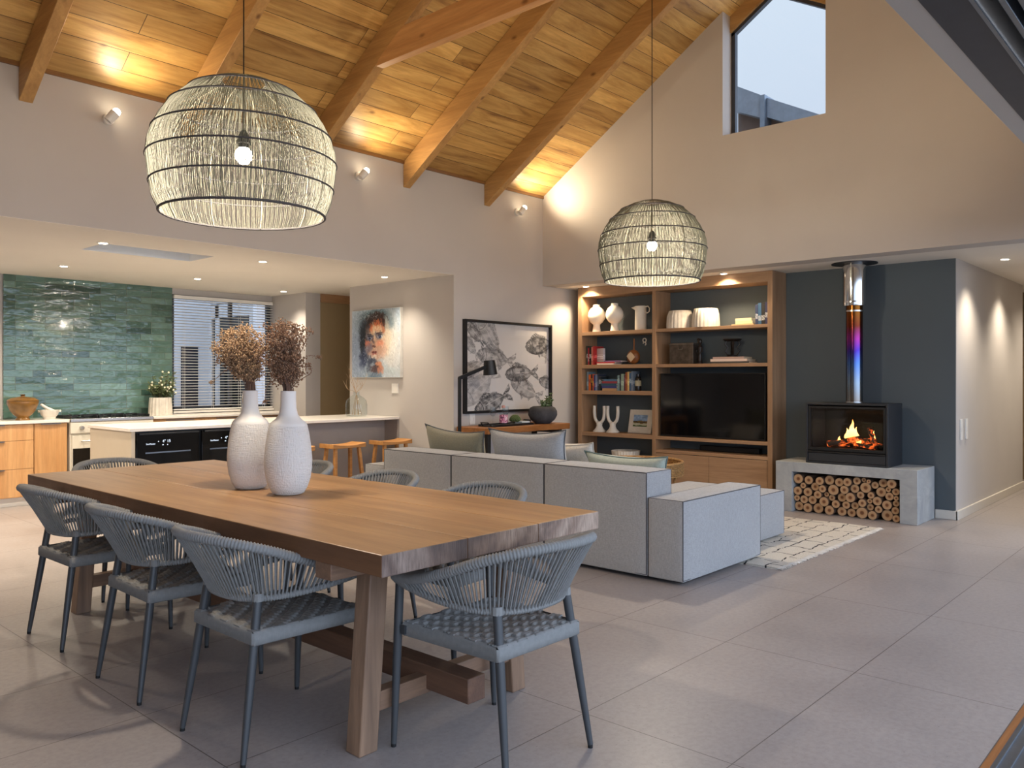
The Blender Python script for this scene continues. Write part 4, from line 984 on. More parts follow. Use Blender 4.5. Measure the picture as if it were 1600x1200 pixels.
def portrait():
    H_, W_ = 220, 190; rng = np.random.default_rng(4); Y, X = np.mgrid[0:H_, 0:W_]; X = X / W_; Y = Y / H_ * 1.0
    n1, n2, n3 = vnoise(H_, W_, 6, rng), vnoise(H_, W_, 16, rng), vnoise(H_, W_, 44, rng)
    WX, WY = X + (n2 - .5) * .05 + (n3 - .5) * .03, Y + (vnoise(H_, W_, 18, rng) - .5) * .05 + (vnoise(H_, W_, 40, rng) - .5) * .03
    img = np.zeros((H_, W_, 3)); img[:] = (0.61, 0.67, 0.72); img += (n1[..., None] - 0.5) * 0.16 + (n2[..., None] - .5) * 0.06
    def P(cx, cy, rx, ry, rot, soft, col, k=1.0, warp=True):
        nonlocal img; m = (ell(WX if warp else X, WY if warp else Y, cx, cy, rx, ry, rot, soft) * k)[..., None]; img = img * (1 - m) + np.array(col) / 255.0 * m
    P(.86, .68, .24, .32, 0, 1.0, (212, 214, 214), .9); P(.12, .62, .16, .4, 0, 1, (142, 158, 184), .8); P(.80, .42, .14, .30, 0, 1, (222, 214, 200), .7)
    P(.48, .20, .30, .17, 0, .8, (86, 104, 108), .85); P(.30, .34, .14, .26, .1, .7, (58, 68, 76), .9); P(.25, .45, .07, .26, .08, .6, (30, 34, 42), .95)
    P(.52, .07, .24, .06, 0, .8, (92, 116, 122), .8); P(.78, .20, .10, .10, 0, .8, (110, 132, 144), .7); P(.27, .68, .09, .16, .35, .6, (54, 64, 92), .85)
    P(.50, .38, .20, .24, 0, .30, (214, 176, 142)); P(.48, .56, .17, .20, 0, .4, (196, 158, 134)); P(.72, .42, .09, .24, 0, .9, (232, 212, 184), .8); P(.66, .58, .07, .12, 0, .8, (222, 176, 152), .7)
    P(.50, .125, .17, .075, 0, .4, (52, 32, 26), .95); P(.37, .20, .05, .10, .3, .5, (46, 30, 28), .9); P(.655, .22, .035, .11, -.2, .5, (70, 42, 34), .9); P(.345, .36, .05, .12, .1, .6, (84, 76, 84), .7)
    P(.55, .20, .08, .045, .3, .5, (214, 112, 62), .85); P(.41, .27, .035, .06, .2, .5, (218, 120, 76), .85); P(.52, .27, .09, .05, 0, .6, (236, 200, 160), .9); P(.66, .30, .03, .05, 0, .6, (226, 150, 112), .8)
    P(.49, .35, .03, .08, 0, .6, (240, 216, 182), .9); P(.455, .42, .018, .07, 0, .6, (84, 70, 78), .75); P(.33, .48, .045, .05, 0, .6, (212, 128, 104), .85); P(.37, .56, .06, .08, .2, .7, (112, 104, 120), .8)
    P(.60, .49, .06, .05, 0, .7, (228, 152, 122), .85); P(.52, .50, .03, .05, 0, .7, (226, 170, 140), .8); P(.455, .535, .035, .016, 0, .5, (96, 58, 56), .8, False); P(.485, .545, .020, .014, 0, .5, (52, 30, 34), .9, False)
    P(.38, .405, .075, .040, .05, .5, (98, 104, 124), .85); P(.58, .385, .085, .045, -.05, .5, (104, 104, 120), .8); P(.58, .35, .075, .012, -.12, .6, (52, 44, 52), .85, False); P(.36, .365, .065, .012, .12, .6, (50, 46, 54), .85, False)
    P(.595, .40, .050, .022, -.05, .5, (206, 212, 222), .95, False); P(.385, .415, .044, .020, .05, .5, (178, 188, 206), .95, False)
    P(.588, .398, .027, .027, 0, .4, (32, 44, 78), 1, False); P(.380, .413, .025, .025, 0, .4, (30, 42, 76), 1, False); P(.596, .390, .008, .007, 0, .5, (236, 240, 246), 1, False); P(.388, .405, .007, .006, 0, .5, (220, 228, 240), 1, False)
    P(.59, .376, .055, .007, -.06, .5, (26, 24, 34), .95, False); P(.38, .393, .050, .007, .08, .5, (26, 24, 34), .95, False)
    P(.48, .66, .10, .07, 0, .7, (190, 158, 144), .8); P(.475, .625, .055, .016, 0, .4, (112, 50, 48), 1, False); P(.48, .652, .045, .016, 0, .5, (176, 98, 86), 1, False); P(.475, .638, .040, .004, 0, .5, (44, 20, 28), 1, False)
    P(.50, .70, .06, .02, 0, .7, (232, 216, 200), .8); P(.44, .755, .13, .05, .2, .5, (58, 68, 88), .9); P(.37, .83, .05, .10, .3, .6, (70, 78, 96), .8); P(.56, .81, .07, .06, .2, .5, (208, 138, 100), .9); P(.49, .88, .09, .05, 0, .5, (74, 52, 52), .85); P(.60, .89, .06, .05, 0, .6, (196, 120, 88), .7); P(.48, .97, .12, .05, 0, .7, (96, 116, 134), .8); P(.80, .90, .14, .06, 0, .9, (178, 192, 196), .7)
    base = img.copy(); R = random.Random(8)
    def stroke(cx, cy, L, w, a, col, k):
        y0, y1 = max(0, int((cy - L) * H_) - 1), min(H_, int((cy + L) * H_) + 2); x0, x1 = max(0, int((cx - L) * W_) - 1), min(W_, int((cx + L) * W_) + 2)
        if y1 - y0 < 2 or x1 - x0 < 2: return
        mk = ell(X[y0:y1, x0:x1], Y[y0:y1, x0:x1], cx, cy, L, w, a, .5)[..., None] * k; img[y0:y1, x0:x1] = img[y0:y1, x0:x1] * (1 - mk) + col * mk
    for k in range(2400):
        cx, cy = R.random(), R.random(); infeat = abs(cx - .48) < .15 and .36 < cy < .67
        if infeat and R.random() < .8: continue
        col = base[min(int(cy * H_), H_ - 1), min(int(cx * W_), W_ - 1)] + R.gauss(0, .06); stroke(cx, cy, R.uniform(.012, .034), R.uniform(.003, .008), R.gauss(1.25, .6), col, .65)
    for k in range(55): stroke(R.gauss(.33, .07), R.gauss(.74, .12), R.uniform(.008, .03), .004, R.gauss(2.0, .5), np.array((.74, .78, .82)), .5)
    for k in range(46): stroke(R.gauss(.40, .12), R.gauss(.10, .03), R.uniform(.008, .02), .004, R.gauss(2.2, .7), np.array((.74, .79, .81)), .6)
    for k in range(90): stroke(R.gauss(.50, .11), R.gauss(.15, .04), R.uniform(.01, .03), .005, R.gauss(1.2, .6), np.array((.20, .12, .10)), .6)
    for k in range(40): stroke(R.gauss(.55, .07), R.gauss(.22, .05), R.uniform(.01, .02), .006, R.gauss(1.3, .6), np.array((.82, .48, .32)), .5)
    return img
def landscape():
    H_, W_ = 44, 60; rng = np.random.default_rng(2); Y, X = np.mgrid[0:H_, 0:W_]; X = X / W_; Y = Y / H_
    n = vnoise(H_, W_, 9, rng); img = np.zeros((H_, W_, 3)); img[:] = (.50, .60, .72); img += (n[..., None] - .5) * .2
    img[Y > .52 + .1 * (n - .5)] = (.42, .34, .16); img[(Y > .50) & (Y < .66) & (n > .55)] = (.22, .16, .10)
    img[Y > .70 + .12 * (n - .5)] = (.70, .70, .60); img[Y > .88 + .1 * (n - .5)] = (.26, .34, .16); return img
t = thing('picture_frame', 'cream-framed little landscape leaning on the candle holder shelf', 'picture', (8.43, 5.53, 0.674)); t.rotation_euler = (0, math.radians(12), 0)
MB().box(-0.008, 0.010, -0.165, 0.165, 0, 0.290).build('frame', plain('cream_frame', (206, 198, 184), 0.6), t, bevel=0.003)
p = picture('landscape_print', (-0.0095, 0.10, 0.225), (0, -0.20, 0), (0, 0, -0.145), landscape(), None); p.parent = t

# ================================================================ STOVE AND HEARTH
CONC = N('cast_concrete'); a_ = CONC.noise(CONC.obj(), 3.5, 6, 0.65, 0.8); b_ = CONC.noise(CONC.obj(), 30, 4)
c_ = CONC.ramp(a_, [(0.3, lin((134, 138, 140))), (0.55, lin((158, 160, 160))), (0.75, lin((180, 182, 180)))])
CONC.bump(b_, 0.15, 0.003); CONC = CONC.set(c_, 0.6)
hx0, hx1, hy0, hy1, hz = 8.0, 8.54, 2.25, 3.60, 0.503
h = MB().prism([(hy0, 0), (hy0, hz), (hy1, hz), (hy1, 0), (3.43, 0), (3.43, 0.405), (2.405, 0.405), (2.405, 0)], 'x', hx0, hx1)
h.v = [(x - 8.27, y - 2.92, z) for x, y, z in h.v]
o = h.build('hearth_bench', CONC, bevel=0.004, loc=(8.27, 2.92, 0)); tag(o, 'grey concrete hearth bench with a log store under the stove', 'bench')
def log_mat():
    m = N('log_end'); o = m.obj(); s = m.n('ShaderNodeSeparateXYZ'); m.l(o, s.inputs[0])
    r = m.math('SQRT', m.math('ADD', m.math('POWER', s.outputs[1], 2.0), m.math('POWER', s.outputs[2], 2.0)))
    r2 = m.math('ADD', r, m.math('MULTIPLY', m.math('SUBTRACT', m.noise(m.obj((30, 30, 30)), 1.2, 3), 0.5), 0.25))
    c = m.ramp(r2, [(0.0, lin((84, 52, 30))), (0.30, lin((118, 74, 42))), (0.42, lin((166, 128, 90))), (0.85, lin((176, 142, 106))), (1.0, lin((96, 70, 50)))])
    f = m.noise(o, 40, 4); c = m.mix(0.5, c, m.ramp(f, [(0.3, (0.7, 0.7, 0.7, 1)), (0.6, (1, 1, 1, 1))]), 'MULTIPLY'); return m.set(c, 0.85)
LOGE = log_mat(); BARK = plain('bark', (96, 72, 54), 0.95, var=0.2, scale=3, bump=0.5)
LOGS = [(3.386, 0.314, 0.049), (3.28, 0.306, 0.044), (3.165, 0.307, 0.042), (3.076, 0.321, 0.047), (2.981, 0.303, 0.043), (2.892, 0.318, 0.041), (2.812, 0.33, 0.037), (2.743, 0.336, 0.022), (2.7, 0.335, 0.021), (2.65, 0.304, 0.035), (2.573, 0.323, 0.041), (2.484, 0.328, 0.044), (3.338, 0.247, 0.03), (3.224, 0.242, 0.042), (3.136, 0.232, 0.037), (3.386, 0.19, 0.044), (3.283, 0.183, 0.045), (3.032, 0.223, 0.053), (2.923, 0.243, 0.042), (2.831, 0.257, 0.043), (2.722, 0.267, 0.052), (2.593, 0.246, 0.047), (2.527, 0.275, 0.025), (2.461, 0.265, 0.035), (3.184, 0.166, 0.04), (3.108, 0.172, 0.025), (3.054, 0.147, 0.031), (3.408, 0.12, 0.031), (3.335, 0.109, 0.041), (2.958, 0.161, 0.044), (2.857, 0.171, 0.048), (2.765, 0.197, 0.036), (2.691, 0.201, 0.033), (2.514, 0.205, 0.039), (2.45, 0.207, 0.023), (3.239, 0.101, 0.043), (3.124, 0.1, 0.048), (2.615, 0.153, 0.043), (2.913, 0.092, 0.038), (3.011, 0.095, 0.04), (2.755, 0.126, 0.039), (2.691, 0.143, 0.025), (2.828, 0.095, 0.037), (2.456, 0.154, 0.03), (2.53, 0.124, 0.045), (2.687, 0.092, 0.033), (3.394, 0.037, 0.046), (3.294, 0.033, 0.047), (3.181, 0.029, 0.051), (3.067, 0.034, 0.047), (2.958, 0.03, 0.045), (2.86, 0.03, 0.042), (2.755, 0.037, 0.055), (2.612, 0.083, 0.035), (2.656, 0.024, 0.043), (2.546, 0.038, 0.053), (2.461, 0.089, 0.036), (2.454, 0.02, 0.035)]
L_ = [[y, z + 0.018, r] for y, z, r in LOGS]
for it in range(120):                      # settle the pile so that no two logs share space
    for i in range(len(L_)):
        for j in range(i):
            dy, dz = L_[i][0] - L_[j][0], L_[i][1] - L_[j][1]; d = math.hypot(dy, dz) or 1e-6; ov = L_[i][2] + L_[j][2] + 0.0006 - d
            if ov > 0:
                for q, sg in ((i, 1), (j, -1)): L_[q][0] += sg * dy / d * ov / 2; L_[q][1] += sg * dz / d * ov / 2
    for q in L_: q[0] = min(max(q[0], 2.406 + q[2]), 3.429 - q[2]); q[1] = min(max(q[1], q[2] + 0.001), 0.403 - q[2])
lp = MB(); n = 20; vs = []; R = random.Random(21)
for x in (0.0, 0.44):
    for j in range(n): a = 2 * PI * j / n; k = 1 + 0.02 * math.sin(3 * a); vs.append((x, math.cos(a) * k, math.sin(a) * k))
lp.add(vs, [(j, j + n, (j + 1) % n + n, (j + 1) % n) for j in range(n)], 1); lp.add([vs[j] for j in range(n)], [tuple(range(n - 1, -1, -1))], 0); lp.add([vs[n + j] for j in range(n)], [tuple(range(n))], 0)
lp.v = lp.v; l0 = lp.build('firewood_log', [LOGE, BARK], ang=50)
LOGO = []
for i, (y, z, r) in enumerate(L_):
    o = l0 if i == 0 else l0.copy()
    if i: COL.objects.link(o)
    o.location = (8.045 + R.uniform(-.012, .03), y, z); o.scale = (1, r * 0.985, r * 0.985); o.rotation_euler = (R.uniform(0, 6.28), 0, 0)
    tag(o, None, 'log', 'firewood logs under the stove'); LOGO.append((y, z, r, o))
LAYN = ['bottom', 'second', 'third', 'fourth', 'top']
CNT = ['first', 'second', 'third', 'fourth', 'fifth', 'sixth', 'seventh', 'eighth', 'ninth', 'tenth', 'eleventh', 'twelfth', 'thirteenth', 'fourteenth', 'fifteenth', 'sixteenth']
for li in range(5):
    row = sorted([q for q in LOGO if min(4, int(q[1] / 0.0745)) == li], key=lambda q: -q[0])
    for k, q in enumerate(row): q[3]['label'] = ('slim' if q[2] < 0.032 else 'thick' if q[2] > 0.046 else 'middling') + f' firewood log, {CNT[k]} from the left in the {LAYN[li]} layer of the pile'
# stove
SB = plain('stove_steel', (44, 46, 50), 0.5, 0.3, var=0.04)
t = thing('wood_stove', 'black steel wood-burning stove with a lit fire on the concrete bench', 'stove', (8.23, 2.90, hz + 0.001))
sx0, sx1, sy0, sy1, sz0, sz1 = 8.03, 8.45, 2.515, 3.300, 0.504, 1.102
b = MB().box(sx0, sx1, sy0, sy0 + 0.02, sz0, sz1).box(sx0, sx1, sy1 - 0.02, sy1, sz0, sz1).box(sx0, sx1, sy0 + 0.02, sy1 - 0.02, sz1 - 0.02, sz1).box(sx0, sx1, sy0 + 0.02, sy1 - 0.02, sz0, sz0 + 0.02).box(sx1 - 0.02, sx1, sy0 + 0.02, sy1 - 0.02, sz0, sz1)
loc(b, t).build('stove_body', SB, t, bevel=0.003)
iv = MB().box(sx1 - 0.06, sx1 - 0.03, 2.56, 3.26, 0.63, 1.06).box(sx0 + 0.04, sx1 - 0.03, 2.55, 2.57, 0.63, 1.06).box(sx0 + 0.04, sx1 - 0.03, 3.245, 3.265, 0.63, 1.06).box(sx0 + 0.04, sx1 - 0.03, 2.55, 3.265, 0.625, 0.655).box(sx0 + 0.04, sx1 - 0.03, 2.55, 3.265, 1.045, 1.06)
loc(iv, t).build('firebox', plain('soot', (20, 18, 17), 0.95), t)
d = MB(); dx0, dx1 = sx0 + 0.004, sx0 + 0.03; a, b2, c2, d2_ = sy0 + 0.024, sy1 - 0.024, 0.632, 1.070
d.box(dx0, dx1, a, a + 0.022, c2, d2_).box(dx0, dx1, b2 - 0.022, b2, c2, d2_).box(dx0, dx1, a + 0.022, b2 - 0.022, d2_ - 0.02, d2_).box(dx0, dx1, a + 0.022, b2 - 0.022, c2, c2 + 0.03)
dr = loc(d, t).build('door', BLACK, t, bevel=0.002)
loc(MB().box(dx0 + 0.010, dx0 + 0.014, a + 0.02, b2 - 0.02, c2 + 0.02, d2_ - 0.02), t).build('glass', pane('stove_glass', (0.96, 0.95, 0.93)), dr)
loc(MB().box(dx0 + 0.001, dx1, a, b2, sz0 + 0.022, 0.610), t).build('ash_drawer', SB, t, bevel=0.003)
loc(MB().box(dx0 - 0.012, dx1, a, b2, 0.612, 0.626), t).build('air_control', BLACK, t, bevel=0.002)
EMB = N('charred_log'); e_ = EMB.noise(EMB.obj(), 16, 4, 0.7); EMB.set(lin((36, 24, 18)), 0.9); EMB.l(EMB.ramp(e_, [(0.50, (0, 0, 0, 1)), (0.62, (1.0, 0.14, 0.02, 1)), (0.75, (1, 0.45, 0.1, 1))]), EMB.b.inputs['Emission Color']); EMB.b.inputs['Emission Strength'].default_value = 1.3; EMB = EMB.m
FL = N('flame'); s = FL.n('ShaderNodeSeparateXYZ'); FL.l(FL.obj(), s.inputs[0]); FL.set((0, 0, 0, 1), 1.0)
FL.l(FL.ramp(s.outputs[2], [(0.0, (1, 0.42, 0.08, 1)), (0.10, (1, 0.62, 0.18, 1)), (0.20, (1, 0.32, 0.05, 1))]), FL.b.inputs['Emission Color']); FL.b.inputs['Emission Strength'].default_value = 3.2; FL = FL.m
for nm, p, q, r in (('a', (8.17, 3.12, 0.685), (8.15, 2.80, 0.765), 0.026), ('b', (8.2, 2.68, 0.68), (8.2, 2.74, 0.86), 0.024), ('c', (8.22, 2.62, 0.68), (8.24, 3.05, 0.70), 0.030), ('d', (8.30, 3.18, 0.68), (8.27, 2.72, 0.74), 0.028), ('e', (8.17, 2.66, 0.672), (8.19, 2.88, 0.70), 0.020)):
    pts = [Vector(p).lerp(Vector(q), k / 8) + Vector((R.uniform(-.004, .004), R.uniform(-.004, .004), R.uniform(-.004, .004))) for k in range(9)]
    l = MB().tube(pts, [r * R.uniform(.85, 1.1) for _ in pts], 9); tag(loc(l, t).build('burning_log', EMB, t, ang=60), 'charred glowing log')
for (y, z, h_, w) in ((2.905, 0.74, 0.20, 0.040), (2.87, 0.73, 0.14, 0.035), (2.95, 0.735, 0.12, 0.032), (2.84, 0.70, 0.09, 0.025), (2.70, 0.72, 0.12, 0.018), (3.03, 0.71, 0.06, 0.02)):
    f = MB(); pr = [(0.0, -0.01), (0.6, 0.06), (1.0, 0.20), (0.85, 0.38), (0.5, 0.62), (0.25, 0.82), (0.0, 1.0)]
    vs = []; fs = []; n = 12
    for k, (rr_, zz) in enumerate(pr):
        for j in range(n):
            a = 2 * PI * j / n; wob = math.sin(zz * 9 + y * 40) * 0.25 * zz
            vs.append((math.cos(a) * rr_ * w * 0.6, (math.sin(a) * rr_ + wob) * w, zz * h_))
    for k in range(len(pr) - 1):
        for j in range(n): fs.append((k * n + j, k * n + (j + 1) % n, (k + 1) * n + (j + 1) % n, (k + 1) * n + j))
    fo = f.add(vs, fs).build('flame', FL, t, ang=80); fo.location = (8.20 - t.location.x, y - t.location.y, z - t.location.z)
point('fire_light', (8.16 - t.location.x, 2.9 - t.location.y, 0.86 - t.location.z), 0.12, (1.0, 0.42, 0.12), 0.05, t)
# flue
t = thing('flue_pipe', 'steel stove flue, heat-tinted amber, magenta and blue, rising to the ceiling', 'flue', (8.29, 2.915, 1.103))
HT = N('heat_tinted_steel'); s = HT.n('ShaderNodeSeparateXYZ'); HT.l(HT.obj(), s.inputs[0]); zz = HT.math('ADD', s.outputs[2], HT.math('MULTIPLY', HT.math('SUBTRACT', HT.noise(HT.obj((3, 3, 1)), 3, 3), 0.5), 0.12))
HT.set(HT.ramp(zz, [(0.0, lin((120, 112, 104))), (0.18, lin((116, 128, 140))), (0.38, lin((70, 98, 150))), (0.52, lin((66, 44, 132))), (0.64, lin((130, 44, 112))), (0.76, lin((96, 42, 28))), (0.9, lin((110, 66, 24)))]), 0.16, 1.0)
MB().lathe([(0.079, 0.0), (0.079, 0.96)], 36).build('lower_pipe', HT.m, t)
MB().lathe([(0.083, 0.90), (0.083, 0.915)], 36).lathe([(0.085, 0.0), (0.085, 0.012)], 36).build('pipe_collar', CHROME, t)
SS = plain('polished_steel', (205, 205, 205), 0.10, 1.0, var=0.02)
MB().lathe([(0.079, 0.958), (0.106, 0.960), (0.108, 0.975), (0.108, 1.381)], 40).lathe([(0.111, 0.990), (0.111, 1.005)], 40).build('upper_sleeve', SS, t)
MB().lathe([(0.108, 1.374), (0.215, 1.374), (0.215, 1.381)], 40).build('ceiling_plate', SB, t)

# ================================================================ FISH PRINT, PORTRAIT
def fishes():
    W_, H_ = 320, 220; rng = np.random.default_rng(6); Y, X = np.mgrid[0:H_, 0:W_]; X = X / W_ * 1.0; Y = Y / W_
    n1, n2, n3, n4 = vnoise(H_, W_, 5, rng), vnoise(H_, W_, 34, rng), vnoise(H_, W_, 100, rng), rng.random((H_, W_))
    img = np.zeros((H_, W_, 3)); img[:] = (.83, .81, .79); img += (n1[..., None] - .5) * .05
    def fish(cx, cy, L, ang, dark, hh=0.36):
        nonlocal img; L = L * .98; c, s = math.cos(ang), math.sin(ang); u = ((X - cx) * c + (Y - cy) * s) / L; v = (-(X - cx) * s + (Y - cy) * c) / L
        t = np.clip((u + .5) / .78, 0, 1)                      # 0 at the snout, 1 at the tail root
        half = hh * .5 * (np.clip(t, 0, 1) ** .68) * np.clip(1 - t, 0, 1) ** .62 * 2.05 * (1 - .15 * t) + .022 * (t > .04)
        body = (np.abs(v + .012 * (1 - t)) < half) & (u > -.5) & (u < .30)
        tail = (u > .26) & (u < .50) & (np.abs(v) < .025 + (u - .26) * .60) & ~((u > .42) & (np.abs(v) < (u - .42) * .9))
        dors = (v < 0) & (v > -half - .085 * np.clip(1 - np.abs(u + .16) / .17, 0, 1) ** .5 - .035 * ((u > 0) & (u < .16))) & (u > -.33) & (u < .17)
        pelv = (v > 0) & (v < half + .07 * np.clip(1 - np.abs(u + .08) / .05, 0, 1) + .06 * np.clip(1 - np.abs(u - .13) / .05, 0, 1)) & (u > -.14) & (u < .19)
        sc_ = np.sin(u * 210 + np.cos(v * 160)) * np.sin(v * 190 + u * 40)
        mott = np.clip((n2 - .30) * 2.0, 0, 1); tex = .22 + .50 * mott + .22 * (sc_ > .1) * n3 + .28 * (np.abs(v) > half * .72)
        ray = np.clip(.35 + .7 * (n3 - .3) + .25 * np.sin(v / (np.abs(u) + .15) * 42), 0, 1)
        ink = np.where(body, tex, np.where(tail | dors | pelv, ray, 0))
        e = np.hypot(u + .39, v + .035); ink = np.where(body & (u < -.34), np.maximum(ink, .62), ink); ink = np.where(body & (np.abs(e - .021) < .006), .05, ink); ink = np.where(body & (e < .014), 1.0, ink)
        ink = np.where(body & (np.abs(np.hypot(u + .46, v) - .20) < .009), 1.0, ink); ink = np.where(body & (np.abs(v + .02) < .006) & (u > -.2), ink * .3, ink)
        ink = np.clip(ink, 0, 1) * dark * (n4 * .9 + .45); ink = np.clip(ink, 0, 1); img = img * (1 - ink[..., None]) + np.array((.12, .12, .13)) * ink[..., None]
    fish(.285, .135, .50, .92, .50, .34); fish(.11, .09, .30, .72, .78, .36); fish(.06, .19, .26, .75, .5); fish(.35, .275, .46, .13, .55, .36); fish(.08, .36, .34, -.5, .5)
    fish(.93, .20, .22, 1.1, .55, .5); fish(.90, .155, .42, -.12, .95, .42); fish(.17, .50, .48, -.62, .38, .42); fish(.655, .395, .42, -.06, 1.0, .36); fish(.71, .53, .43, .36, .62, .36); fish(.99, .48, .26, .25, .75, .42)
    fish(.31, .625, .46, -.36, 1.0, .36); return img
t = thing('framed_fish_print', 'large black-framed print of many dark fish above the console', 'picture', (7.107, 6.47, 1.475))
fx0, fx1, fz0, fz1 = 6.352, 7.862, 0.950, 2.003
f = MB(); fw = 0.028
f.box(fx0, fx0 + fw, 6.435, 6.486, fz0, fz1).box(fx1 - fw, fx1, 6.435, 6.486, fz0, fz1).box(fx0 + fw, fx1 - fw, 6.435, 6.486, fz1 - fw, fz1).box(fx0 + fw, fx1 - fw, 6.435, 6.486, fz0, fz0 + fw).box(fx0 + fw, fx1 - fw, 6.474, 6.486, fz0 + fw, fz1 - fw)
loc(f, t).build('frame', BLACK, t, bevel=0.002)
picture('fish_print', (fx0 + fw, 6.4735, fz1 - fw), (fx1 - fx0 - 2 * fw, 0, 0), (0, 0, -(fz1 - fz0 - 2 * fw)), fishes(), t)
loc(MB().box(fx0 + fw, fx1 - fw, 6.444, 6.446, fz0 + fw, fz1 - fw), t).build('glass', pane('picture_glass'), t)
t = thing('portrait_painting', 'unframed canvas portrait of a face in blue, orange and brown brush strokes', 'painting', (6.19, 7.80, 1.76))
loc(MB().box(6.172, 6.217, 7.335, 8.256, 1.353, 2.175), t).build('canvas', plain('canvas_edge', (222, 218, 208), 0.8), t, bevel=0.003)
picture('painted_face', (6.1715, 8.252, 2.172), (0, -0.914, 0), (0, 0, -0.816), portrait(), t)

# ================================================================ SWITCHES
def switch(label, c, w, h, axis, n=1, group='white wall switch plates'):
    t = thing('light_switch', label, 'switch', c, 0, group)
    def bx(a0, a1, z0, z1, d0, d1):
        return MB().box(d0, d1, a0, a1, z0, z1) if axis == 'x' else MB().box(a0, a1, d0, d1, z0, z1)
    bx(-w / 2, w / 2, -h / 2, h / 2, -0.010, 0.0).build('plate', WHITE, t, bevel=0.002)
    for k in range(n):
        a = -w / 2 + w * (k + 0.5) / n; bx(a - 0.010, a + 0.010, -0.018, 0.018, -0.0135, -0.010).build('rocker', WHITE, t, bevel=0.001)
switch('white switch plate below the portrait painting', (6.217, 7.475, 1.225), 0.12, 0.115, 'x', 3)
switch('white switch plate on the kitchen side wall behind the dried flowers', (6.199, 9.62, 1.18), 0.10, 0.115, 'x', 2)
switch('white socket plate under the fish print, above the console', (6.50, 6.487, 0.885), 0.085, 0.12, 'y', 2)
switch('white passage switch plate nearer the stove corner', (8.735, 2.069, 0.85), 0.075, 0.20, 'y', 1)
switch('white passage switch plate further from the stove corner', (8.925, 2.069, 0.85), 0.075, 0.20, 'y', 1)

# ================================================================ CONSOLE, LAMP AND WHAT STANDS ON IT
cz = 0.817
t = thing('console_table', 'live-edge timber console on black legs under the fish print', 'table', (6.92, 6.18, 0))
m = MB(); nn = 24; R = random.Random(31); vs = []; fs = []
for k in range(nn + 1):
    x = 6.225 + (7.60 - 6.225) * k / nn; e = R.uniform(-.008, .012) + 0.02 * math.sin(k * 0.5)
    vs += [(x, 5.965 + e, cz - 0.068), (x, 6.45, cz - 0.068), (x, 6.45, cz), (x, 5.955 + e * 0.6, cz)]
for k in range(nn):
    q = 4 * k
    for j in range(4): fs.append((q + j, q + 4 + j, q + 4 + (j + 1) % 4, q + (j + 1) % 4))
fs += [(0, 1, 2, 3)[::1], (4 * nn + 3, 4 * nn + 2, 4 * nn + 1, 4 * nn)]
loc(m.add(vs, fs), t).build('slab_top', SLAB, t, bevel=0.006)
for x in (6.25, 7.46):
    for y in (6.00, 6.38): loc(MB().box(x, x + 0.05, y, y + 0.05, 0, cz - 0.069), t).build('leg', BLACK, t, bevel=0.002)
    loc(MB().box(x + 0.005, x + 0.045, 6.05, 6.38, cz - 0.11, cz - 0.07), t).build('end_rail', BLACK, t)
t = thing('floor_lamp', 'black angled reading lamp standing left of the console', 'lamp', (5.98, 6.15, 0))
MB().lathe([(0, 0), (0.13, 0), (0.13, 0.012), (0, 0.014)], 28).build('base', BLACK, t)
MB().box(-0.014, 0.014, -0.014, 0.014, 0.012, 1.355).build('pole', BLACK, t, bevel=0.002)
MB().bar((-0.005, 0, 1.345), (0.385, -0.01, 1.468), 0.028, 0.034).build('arm', BLACK, t, bevel=0.002)
sh = MB().lathe([(0.058, 0.155), (0.060, 0.16), (0.0, 0.16)][::-1] + [(0.080, 0.0), (0.077, 0.002), (0.056, 0.15)], 28)
sh = MB().lathe([(0.079, 0.0), (0.060, 0.155), (0.0, 0.156)], 28).lathe([(0.076, 0.001), (0.057, 0.150)], 28)
o = sh.build('lamp_shade', BLACK, t); o.location = (0.455, -0.012, 1.385); o.rotation_euler = (0, math.radians(-6), 0)
t = thing('dark_pot', 'round charcoal pot with a succulent on the console', 'potted plant', (7.30, 6.12, cz + 0.001))
MB().lathe([(0, 0), (0.085, 0), (0.10, 0.01), (0.145, 0.05), (0.170, 0.10), (0.168, 0.145), (0.145, 0.185), (0.115, 0.200), (0.105, 0.197), (0.11, 0.18), (0.13, 0.14), (0, 0.13)], 36).build('pot', plain('charcoal_clay', (62, 62, 66), 0.85, var=0.18, scale=14, bump=0.4), t)
GRN = plain('succulent_green', (96, 118, 74), 0.6, var=0.2, scale=20); STM = plain('plant_stem', (84, 84, 56), 0.8)
m = MB(); st = MB(); R = random.Random(5)
for (dx, dy, dz) in ((0.09, -0.05, 0.34), (0.05, -0.02, 0.31), (0.02, -0.06, 0.29), (0.12, -0.02, 0.30), (-0.04, -0.04, 0.25), (0.07, -0.09, 0.27), (-0.01, 0.0, 0.26)):
    P = crom([(dx * .3, dy * .3, 0.14), (dx * .6, dy * .6, 0.20), (dx, dy, dz)], 8); st.tube(P, 0.005, 5)
    for p in P[3:]:
        for q in range(7):
            a = R.uniform(0, 6.28); d = Vector((math.cos(a), math.sin(a), R.uniform(.1, .8))).normalized()
            m.tube([p, p + d * 0.014, p + d * 0.028], [0.002, 0.006, 0.001], 5)
st.build('stems', STM, t); m.build('leaves', GRN, t, ang=80)
t = thing('serving_tray', 'long black tray with handles on the console', 'tray', (6.72, 6.16, cz + 0.001), 0.05)
MB().box(-0.34, 0.34, -0.12, 0.12, 0, 0.010).box(-0.34, 0.34, -0.12, -0.112, 0.01, 0.024).box(-0.34, 0.34, 0.112, 0.12, 0.01, 0.024).build('tray_base', BLACK, t, bevel=0.002)
